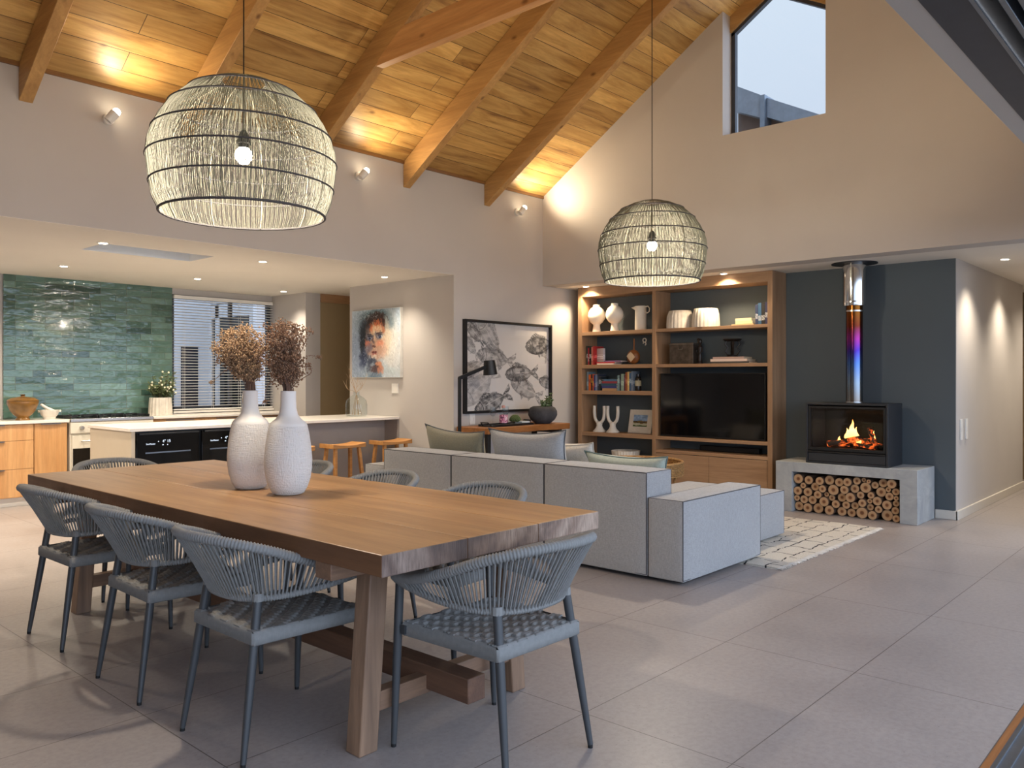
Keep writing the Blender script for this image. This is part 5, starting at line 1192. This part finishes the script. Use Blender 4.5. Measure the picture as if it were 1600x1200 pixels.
for sx in (-1, 1): MB().tube([(0.335 * sx, -0.06, 0.012), (0.375 * sx, -0.05, 0.045), (0.375 * sx, 0.05, 0.045), (0.335 * sx, 0.06, 0.012)], 0.008, 8).build('handle', BLACK, t)
t = thing('glass_bottle', 'clear bottle with a pink floral label on the console tray', 'bottle', (6.66, 6.15, cz + 0.012))
MB().lathe([(0, 0), (0.044, 0), (0.046, 0.006), (0.046, 0.125), (0.038, 0.142), (0.017, 0.155), (0.015, 0.185), (0, 0.185)], 24).build('bottle_body', pane('clear_bottle', (0.92, 0.94, 0.94)), t)
FLO = N('pink_floral'); q = FLO.noise(FLO.obj(), 34, 3, .6, 1.5); FLO = FLO.set(FLO.ramp(q, [(0.42, lin((226, 196, 206))), (0.5, lin((206, 96, 132))), (0.58, lin((100, 60, 90)))]), 0.7)
MB().lathe([(0.0468, 0.02), (0.0470, 0.021), (0.0470, 0.11), (0.0468, 0.111)], 24).build('floral_label', FLO, t)
MB().lathe([(0, 0.186), (0.020, 0.186), (0.022, 0.20), (0.016, 0.215), (0, 0.217)], 16).build('stopper', plain('pink_stopper', (186, 140, 130), 0.4), t)
t = thing('green_artichoke', 'green leafy artichoke ornament on the console tray', 'ornament', (6.83, 6.13, cz + 0.012))
m = MB(); R = random.Random(8)
for k in range(90):
    a = k * 2.4; h_ = k / 90; d = Vector((math.cos(a) * math.sqrt(1 - h_ * h_), math.sin(a) * math.sqrt(1 - h_ * h_), h_ + 0.1)).normalized()
    p = Vector((0, 0, 0.03)) + d * 0.03; m.tube([p, p + d * 0.02 + Vector((0, 0, .006)), p + d * 0.038 + Vector((0, 0, .012))], [0.010, 0.012, 0.002], 6)
m.build('leaves', plain('artichoke_green', (92, 110, 62), 0.7, var=0.2), t, ang=80)
t = thing('pale_book', 'small pale book lying at the right end of the console tray', 'book', (6.98, 6.15, cz + 0.012)); MB().box(-0.07, 0.07, -0.05, 0.05, 0, 0.028).build('cover', plain('pale_box', (190, 196, 198), 0.6), t, bevel=0.002)
GL = pane('wine_glass_clear', (0.93, 0.95, 0.96))
for k, (x, y, lb) in enumerate(((6.53, 6.19, 'clear stemmed glass on the tray, left of the floral bottle'), (6.75, 6.20, 'clear stemmed glass on the tray, just right of the floral bottle'))):
    t = thing('wine_glass', lb, 'glass', (x, y, cz + 0.012), 0, 'stemmed glasses on the tray')
    MB().lathe([(0, 0), (0.032, 0.0), (0.030, 0.003), (0.004, 0.008), (0.0035, 0.09), (0.02, 0.10), (0.036, 0.13), (0.038, 0.16), (0.032, 0.20), (0.031, 0.20), (0.036, 0.16), (0.034, 0.13), (0.018, 0.103), (0, 0.098)], 20).build('bowl_and_stem', GL, t)

# ================================================================ RATTAN COFFEE TABLE
t = thing('rattan_coffee_table', 'round woven rattan coffee table with raised rim behind the sofa', 'table', (6.95, 4.62, 0))
RAT = plain('rattan', (160, 122, 74), 0.8, var=0.25, scale=40)
Rr = 0.48
for k, z in enumerate([0.385 + 0.0165 * i for i in range(7)]): pass
m = MB()
for i in range(7):
    z = 0.385 + 0.0165 * i
    m.tube([((Rr + 0.006 * math.sin(40 * a + i * PI)) * math.cos(a), (Rr + 0.006 * math.sin(40 * a + i * PI)) * math.sin(a), z) for a in [2 * PI * j / 240 for j in range(240)]], 0.0095, 6, closed=True)
m.tube(ringpts(Rr, 0.505, 72), 0.015, 8, closed=True)
m.build('woven_rim', RAT, t, ang=80)
MB().lathe([(0, 0.395), (Rr - 0.005, 0.395), (Rr - 0.005, 0.41), (0, 0.41)], 48).build('tray_top', RAT, t)
for k in range(4):
    a = k * PI / 2 + 0.4; MB().tube([(0.42 * math.cos(a), 0.42 * math.sin(a), 0.39), (0.34 * math.cos(a), 0.34 * math.sin(a), 0.032)], 0.016, 8).build('leg', RAT, t)

# ================================================================ KITCHEN
WT0, WT1 = 0.865, 0.895
# island
t = thing('kitchen_island', 'kitchen island with white stone top and taupe seating side', 'island', (4.67, 7.88, 0))
loc(MB().box(3.110, 6.217, 7.40, 8.36, WT0, WT1), t).build('worktop', STONE, t, bevel=0.003)
loc(MB().box(3.126, 3.160, 7.41, 8.34, 0, WT0 - 0.001), t).build('end_panel', CREAMP, t, bevel=0.002)
loc(MB().box(4.395, 4.425, 7.41, 8.34, 0, WT0 - 0.001), t).build('cooler_divider', TAUPE, t)
loc(MB().box(4.425, 6.217, 7.65, 7.68, 0, WT0 - 0.001), t).build('seating_panel', TAUPE, t)
loc(MB().box(6.195, 6.217, 7.41, 7.65, 0, WT0 - 0.001), t).build('cheek_panel', TAUPE, t)
loc(MB().box(3.160, 6.217, 8.30, 8.34, 0.0, WT0 - 0.001), t).build('back_panel', CREAMP, t)
def text(body, size, loc_, rot, mat, parent, name):
    c = bpy.data.curves.new(name, 'FONT'); c.body = body; c.size = size; c.extrude = 0.0004; c.materials.append(mat)
    tmp = bpy.data.objects.new(name, c); me = bpy.data.meshes.new_from_object(tmp); bpy.data.objects.remove(tmp)
    o = bpy.data.objects.new(name, me); COL.objects.link(o); o.location = loc_; o.rotation_euler = rot; o.parent = parent; return o
LED = emis('white_led', (0.75, 0.85, 1.0), 1.1)
BG2 = plain('cooler_glass', (14, 15, 18), 0.06, var=0.02)
for k, (x0, lb) in enumerate(((3.166, 'black under-counter drinks cooler at the left end of the island'), (3.783, 'black under-counter drinks cooler behind the white vases'))):
    t = thing('drinks_cooler', lb, 'drinks cooler', (x0, 7.42, 0.05), 0, 'black drinks coolers in the island')
    MB().box(0, 0.608, 0.03, 0.56, 0, 0.805).build('cooler_body', BLACK, t)
    dr = MB().box(0.010, 0.598, 0.0, 0.028, 0.06, 0.800).build('door', BLACKG, t, bevel=0.003)
    MB().box(0.09, 0.515, -0.0015, 0.0, 0.10, 0.615).build('window', BG2, dr)
    MB().box(0.09, 0.515, -0.003, -0.0015, 0.610, 0.622).build('shelf_edge', ALU, dr)
    MB().box(0.03, 0.590, -0.022, 0.0, 0.782, 0.796).build('handle', BLACK, dr, bevel=0.003)
    text('SnoMaster', 0.020, (0.095, -0.002, 0.690), (PI / 2, 0, 0), LED, dr, 'brand_lettering')
    text('4\u00b0 15', 0.036, (0.245, -0.002, 0.705), (PI / 2, 0, 0), LED, dr, 'temperature_display')
    MB().box(0.205, 0.213, -0.002, 0, 0.712, 0.720).box(0.245, 0.257, -0.002, 0, 0.680, 0.687).box(0.290, 0.297, -0.002, 0, 0.680, 0.687).build('indicator_lights', LED, dr)
    MB().box(0.02, 0.588, 0.02, 0.5, -0.048, 0.0).build('plinth', BLACK, t)
# bar stools
t0 = thing('bar_stool', 'teak saddle bar stool standing nearest the portrait wall', 'stool', (5.87, 7.14, 0), 0, 'teak bar stools at the island')
m = MB(); vs = []; fs = []; n = 14
for j in range(2):
    for i in range(n + 1):
        x = -0.21 + 0.42 * i / n; z = 0.640 + 0.020 * (2 * i / n - 1) ** 2
        vs += [(x, -0.125 + 0.25 * j, z), (x, -0.125 + 0.25 * j, 0.612)]
for i in range(n):
    a = 2 * i; b = 2 * (n + 1) + 2 * i
    fs += [(a, b, b + 2, a + 2), (a + 1, a + 3, b + 3, b + 1), (a, a + 2, a + 3, a + 1), (b, b + 1, b + 3, b + 2)]
e = 2 * n; f2 = 2 * (n + 1) + 2 * n; fs += [(0, 1, 2 * (n + 1) + 1, 2 * (n + 1)), (e, f2, f2 + 1, e + 1)]
m.add(vs, fs).build('seat', STOOL, t0, bevel=0.004)
for sx in (-1, 1):
    for sy_ in (-1, 1): MB().bar((0.15 * sx, 0.075 * sy_, 0.613), (0.195 * sx, 0.135 * sy_, 0.0), 0.034, 0.034, (0, 1, 0)).build('leg', STOOL, t0, bevel=0.003)
    MB().bar((0.185 * sx, -0.115, 0.16), (0.185 * sx, 0.115, 0.16), 0.022, 0.03).build('stretcher', STOOL, t0)
for sy_ in (-1, 1): MB().bar((-0.18, 0.115 * sy_, 0.22), (0.18, 0.115 * sy_, 0.22), 0.022, 0.03).build('stretcher', STOOL, t0)
for x, lb in ((5.22, 'teak saddle bar stool in the middle of the visible three'), (4.58, 'teak saddle bar stool half hidden behind the front white vase')):
    c_ = copy_tree(t0); c_.location = (x, 7.14, 0); c_['label'] = lb

# back run
CF = 9.56
t = thing('drawer_cabinet', 'oak three-drawer kitchen cabinet at the far left', 'cabinet', (2.62, CF, 0))
MB().box(-0.40, 0.397, 0.022, 0.52, 0.095, WT0 - 0.001).build('carcass', CABZ, t); MB().box(-0.40, 0.397, 0.06, 0.5, 0, 0.095).build('plinth', WHITE, t)
for z0, z1 in ((0.692, 0.858), (0.395, 0.688), (0.10, 0.391)):
    d = MB().box(-0.398, 0.394, 0, 0.02, z0, z1).build('drawer', CABZ, t, bevel=0.0015)
    MB().box(-0.12, 0.12, -0.020, 0.001, z1 - 0.006, z1 + 0.0005).build('handle', ALU, d)
t = thing('door_cabinet', 'oak one-door kitchen cabinet between the drawers and the range', 'cabinet', (3.185, CF, 0))
MB().box(-0.164, 0.164, 0.022, 0.52, 0.095, WT0 - 0.001).build('carcass', CABZ, t); MB().box(-0.164, 0.164, 0.06, 0.5, 0, 0.095).build('plinth', WHITE, t)
d = MB().box(-0.162, 0.160, 0, 0.02, 0.10, 0.858).build('door', CABZ, t, bevel=0.0015); MB().box(-0.10, 0.09, -0.020, 0.001, 0.852, 0.8585).build('handle', ALU, d)
tag(MB().box(2.205, 3.365, CF - 0.02, 10.09, WT0, WT1).build('worktop', STONE, bevel=0.003), 'white stone worktop left of the range', 'worktop')
tag(MB().box(4.285, 6.199, CF - 0.02, 10.118, WT0, WT1).build('worktop', STONE, bevel=0.003), 'white stone worktop under the blinds, right of the range', 'worktop')
t = thing('base_cabinet', 'oak base cabinets under the worktop right of the range', 'cabinet', (5.24, CF, 0))
MB().box(-0.955, 0.955, 0.03, 0.5, 0.095, WT0 - 0.001).build('carcass', CABZ, t)
for k in range(3): d = MB().box(-0.952 + 0.637 * k, -0.320 + 0.637 * k, 0, 0.022, 0.10, 0.845).build('door', CABZ, t, bevel=0.0015); MB().box(-0.80 + 0.637 * k, -0.46 + 0.637 * k, -0.018, 0.001, 0.842, 0.848).build('handle', ALU, d)
# range
t = thing('range_cooker', 'cream range cooker with steel hob, round knobs and black oven window', 'cooker', (3.825, CF - 0.03, 0))
RC = plain('cream_enamel', (216, 210, 194), 0.3, var=0.01)
MB().box(-0.452, 0.452, 0.03, 0.55, 0.08, 0.865).build('cooker_body', RC, t, bevel=0.004); MB().box(-0.452, 0.452, 0.0, 0.55, 0.865, 0.900).build('hob', CHROME, t, bevel=0.004)
MB().box(-0.452, 0.452, 0.005, 0.03, 0.74, 0.862).build('control_panel', RC, t, bevel=0.003); MB().box(-0.42, 0.42, 0.06, 0.5, 0, 0.08).build('plinth', BLACK, t)
for x in (-0.34, -0.215, -0.09, 0.035, 0.16, 0.285): k = MB().tube([(x, 0.004, 0.80), (x, -0.030, 0.80)], [0.024, 0.019], 18).build('knob', CHROME, t)
d = MB().box(-0.435, 0.435, 0.004, 0.03, 0.11, 0.715).build('oven_door', RC, t, bevel=0.003)
MB().box(-0.43, 0.43, 0.0, 0.004, 0.14, 0.575).build('oven_window', BLACKG, d); MB().tube([(-0.36, -0.035, 0.655), (0.36, -0.035, 0.655)], 0.009, 10).tube([(-0.33, -0.035, 0.655), (-0.33, 0.004, 0.655)], 0.008, 8).tube([(0.33, -0.035, 0.655), (0.33, 0.004, 0.655)], 0.008, 8).build('handle', CHROME, d)
for cx in (-0.29, 0.0, 0.29):
    for cy in (0.16, 0.40):
        g_ = MB(); z = 0.925
        for a in range(4): an = a * PI / 2; g_.bar((cx + 0.03 * math.cos(an), cy + 0.03 * math.sin(an), z), (cx + 0.135 * math.cos(an), cy + 0.11 * math.sin(an), z), 0.010, 0.014)
        g_.box(cx - 0.138, cx - 0.128, cy - 0.11, cy + 0.11, 0.900, 0.928).box(cx + 0.128, cx + 0.138, cy - 0.11, cy + 0.11, 0.900, 0.928)
        g_.lathe([(0.045, 0.900), (0.045, 0.912), (0, 0.914)], 18, (cx, cy, 0)); g_.build('pan_support', BLACK, t)
# on the worktops
t = thing('lidded_bowl', 'ochre brown lidded pottery bowl on the left worktop', 'bowl', (2.985, 9.80, WT1 + 0.001))
OCH = plain('ochre_glaze', (136, 96, 44), 0.3, var=0.3, scale=5)
MB().lathe([(0, 0), (0.070, 0), (0.066, 0.015), (0.055, 0.03), (0.085, 0.055), (0.120, 0.10), (0.145, 0.165), (0.152, 0.195), (0.150, 0.20), (0.0, 0.20)], 36).build('bowl_body', OCH, t)
MB().lathe([(0.148, 0.202), (0.150, 0.215), (0.11, 0.235), (0.05, 0.248), (0.02, 0.252), (0.018, 0.262), (0.028, 0.272), (0, 0.278)], 36).build('lid', OCH, t)
t = thing('mortar', 'white stone mortar beside the ochre bowl', 'mortar', (3.245, 9.79, WT1 + 0.001))
MB().lathe([(0, 0), (0.06, 0), (0.065, 0.01), (0.06, 0.02), (0.085, 0.05), (0.098, 0.10), (0.085, 0.10), (0.05, 0.04), (0, 0.035)], 28).build('mortar_bowl', CERAM, t)
for sx in (-1, 1): MB().box(0.085 * sx - 0.02, 0.085 * sx + 0.028 * sx, -0.02, 0.02, 0.075, 0.100).build('lip', CERAM, t, bevel=0.004)
tag(MB().tube([(-0.085, 0, 0.165), (-0.03, 0, 0.125), (0.045, 0, 0.078)], [0.013, 0.016, 0.026], 12).build('pestle', CERAM, loc=(3.245, 9.79, WT1)), 'white stone pestle resting in the mortar', 'pestle')
t = thing('flower_pot', 'ribbed white planter with small white button flowers right of the hob', 'potted plant', (4.50, 9.84, WT1 + 0.001))
MB().lathe([(0, 0), (0.135, 0), (0.132, 0.08), (0.122, 0.215), (0.112, 0.215), (0.118, 0.03), (0, 0.03)], 108, rad=lambda a, z: 1 + 0.03 * math.sin(18 * a)).build('pot', plain('weathered_white', (206, 198, 184), 0.9, var=0.12, scale=8), t, ang=80)
m = MB(); fl = MB(); lf = MB(); R = random.Random(77)
for k in range(60):
    a = R.uniform(0, 6.28); r = R.uniform(.03, .17); z = R.uniform(.26, .40) + (0.13 if R.random() < .14 else 0); e = Vector((r * math.cos(a), r * math.sin(a), z)) + Vector((0.02, 0, 0))
    m.tube([(e.x * .3, e.y * .3, 0.14), (e.x * .7, e.y * .7, z * .75), e], 0.0025, 4, cap=False)
    for q in range(16):
        p = Vector((e.x * .6, e.y * .6, z * .72)).lerp(e, R.random()); d = Vector((R.gauss(0, 1), R.gauss(0, 1), R.gauss(.3, .8))).normalized(); w = d.orthogonal().normalized() * 0.008
        lf.add([p, p + d * .022 + w, p + d * .048, p + d * .022 - w], [(0, 1, 2, 3)])
    if k % 2 == 0: fl.ball(e + Vector((0, -0.012, 0.004)), 0.013, 8, 5)
m.build('stems', STM, t); tag(lf.build('leaves', plain('leaf_green', (84, 96, 56), 0.7, var=0.25), t, smooth=False), kind='stuff'); fl.build('button_flowers', plain('button_flower', (232, 226, 196), 0.8), t)
t = thing('glass_vase', 'clear demijohn glass vase with dry twigs on the island top', 'vase', (5.88, 7.78, WT1 + 0.001))
MB().lathe([(0.0, 0.0), (0.110, 0.0), (0.122, 0.008), (0.127, 0.03), (0.127, 0.14), (0.118, 0.19), (0.085, 0.225), (0.045, 0.245), (0.036, 0.255), (0.036, 0.29), (0.040, 0.293), (0.033, 0.294), (0.033, 0.255), (0.08, 0.220), (0.113, 0.188), (0.123, 0.14), (0.123, 0.03), (0.11, 0.010), (0, 0.008)], 40).build('glass_body', pane('clear_vase_glass', (0.93, 0.95, 0.95)), t)
m = MB(); R = random.Random(15)
for dx, dz in ((-0.16, 0.55), (-0.10, 0.62), (-0.20, 0.42), (0.02, 0.48), (0.14, 0.50), (-0.06, 0.40), (0.07, 0.42)):
    b = Vector((-dx * .3, R.uniform(-.03, .03), 0.02)); e = Vector((dx * .95, R.uniform(-.05, .05), dz)); P = crom([b, Vector((dx * .02, 0, 0.27)), b.lerp(e, .75), e], 10); m.tube(P, [0.003 - 0.0002 * k for k in range(11)], 5)
    for q in range(3): p = P[6 + q]; m.tube([p, p + Vector((R.uniform(-.05, .05), R.uniform(-.03, .03), R.uniform(.04, .09)))], [0.0017, 0.0008], 4)
m.build('twigs', plain('dry_twig', (168, 140, 108), 0.9, var=0.15), t)
t = thing('kitchen_tap', 'chrome swan-neck kitchen tap in front of the blinds, behind the vases', 'tap', (5.62, 9.90, WT1 + 0.001))
MB().tube(crom([(0, 0, 0), (0, 0, 0.16), (0, -0.03, 0.25), (0, -0.10, 0.27), (0, -0.16, 0.22), (0, -0.165, 0.18)], 20), 0.011, 10).build('spout', CHROME, t); MB().lathe([(0.024, 0), (0.024, 0.05), (0.014, 0.055)], 16).tube([(0.02, 0, 0.04), (0.07, 0, 0.06)], 0.006, 8).build('tap_body', CHROME, t)
# windows with venetian blinds
def blind_window(n, x0, x1, label, nsl=38):
    f = MB(); z0, z1 = 0.93, 2.41; y = 10.16
    for a, b in ((x0, x0 + 0.05), (x1 - 0.05, x1), ((x0 + x1) / 2 + 0.1, (x0 + x1) / 2 + 0.14)): f.box(a, b, y, y + 0.05, z0, z1)
    f.box(x0, x1, y, y + 0.05, z0, z0 + 0.05).box(x0, x1, y, y + 0.05, z1 - 0.05, z1)
    struct(f'window_{n}', f, DALU); struct(f'window_{n + 1}', MB().box(x0 + 0.05, x1 - 0.05, y + 0.02, y + 0.026, z0 + 0.05, z1 - 0.05), pane('kitchen_glass'))
    struct(f'trim_{n}', MB().box(x0 + 0.002, x1 - 0.002, 10.06, 10.2, 0.905, 0.93), STONE)
    t = thing('venetian_blind', label, 'blind', ((x0 + x1) / 2, 10.10, 2.40)); w = (x1 - x0) / 2 - 0.012
    MB().box(-w, w, -0.03, 0.03, -0.045, 0.0).build('head_rail', WHITE, t, bevel=0.003)
    for k in range(nsl):
        z = -0.065 - k * (1.38 / nsl); m = MB(); ang = 0.12; c_, s__ = 0.024 * math.cos(ang), 0.024 * math.sin(ang)
        m.add([(-w, -c_, z + s__), (w, -c_, z + s__), (w, c_, z - s__), (-w, c_, z - s__), (-w, -c_, z + s__ - .003), (w, -c_, z + s__ - .003), (w, c_, z - s__ - .003), (-w, c_, z - s__ - .003)], [(0, 1, 2, 3), (7, 6, 5, 4), (0, 4, 5, 1), (1, 5, 6, 2), (2, 6, 7, 3), (3, 7, 4, 0)])
        m.build('slat', WHITE, t, smooth=False)
    MB().box(-w, w, -0.022, 0.022, -1.462, -1.445).build('bottom_rail', WHITE, t, bevel=0.003)
    for x in (-w * .8, -w * .25, w * .3, w * .82): MB().box(x - .0015, x + .0015, -0.026, -0.024, -1.45, -0.04).box(x - .0015, x + .0015, 0.024, 0.026, -1.45, -0.04).build('ladder_cord', WHITE, t)
blind_window(5, 4.77, 6.195, 'white venetian blind over the kitchen window right of the tiles')
blind_window(8, 1.5, 2.85, 'white venetian blind at the extreme left edge beside the tiles', 38)

# ================================================================ SEEN THROUGH THE WINDOWS
EW = plain('outside_render', (206, 210, 214), 0.9, var=0.02)
struct('wall_outside', MB().box(3.0, 6.9, 13.2, 13.4, -0.1, 3.6), EW); struct('wall_outside_side', MB().box(6.9, 7.1, 11.95 + 1.45, 13.4, -0.1, 3.6).box(6.9, 7.1, 11.75, 13.4, 2.60, 3.6).box(6.9, 7.1, 10.6, 11.75, -0.1, 0.9), EW)
struct('floor_outside', MB().box(0, 12, 10.3, 14, -0.12, -0.02), plain('courtyard_paving', (150, 148, 144), 0.9))
t = thing('outside_door', 'white-framed glazed outside door seen through the kitchen blinds', 'door', (6.92, 12.6, 0))
WF = plain('white_door_frame', (216, 220, 224), 0.5)
m = MB()
for a, b in ((-0.80, -0.68), (0.30, 0.42), (0.55, 0.75)): m.box(-0.03, 0.03, a, b, 0, 2.58)
m.box(-0.03, 0.03, -0.68, 0.55, 2.36, 2.58).box(-0.03, 0.03, -0.68, 0.55, 0, 0.2); m.build('door_frame', WF, t)
MB().box(-0.005, 0.005, -0.68, 0.55, 0.2, 2.36).build('door_glass', plain('dark_door_glass', (30, 36, 38), 0.08), t)
t = thing('outside_window', 'dark low window in the outside wall seen through the kitchen blinds', 'window', (6.52, 13.19, 0)); MB().box(-0.14, 0.15, -0.01, 0.01, 0.4, 1.87).build('dark_pane', plain('dark_pane', (40, 42, 50), 0.1), t)
RF = plain('roof_metal', (120, 126, 134), 0.5, 0.3); RD = plain('roof_soffit', (92, 76, 68), 0.8)
t = thing('neighbouring_roof', 'grey metal roof verge seen low in the high gable window', 'roof', (11.3, 5.0, 4.9))
v = MB().prism([(5.62, 5.64), (5.18, 5.385), (5.18, 5.06), (5.62, 5.26)], 'x', 11.0, 11.6).prism([(5.10, 5.335), (4.15, 4.83), (4.15, 4.60), (5.10, 5.06)], 'x', 11.05, 11.7); loc(v, t).build('verge_cladding', RF, t)
loc(MB().box(10.98, 11.5, 5.105, 5.175, 4.7, 5.37), t).build('downpipe', ALU, t)
loc(MB().prism([(5.62, 5.30), (4.1, 4.62), (4.1, 4.3), (5.62, 4.3)], 'x', 11.2, 11.9), t).build('gable_cladding', RD, t)
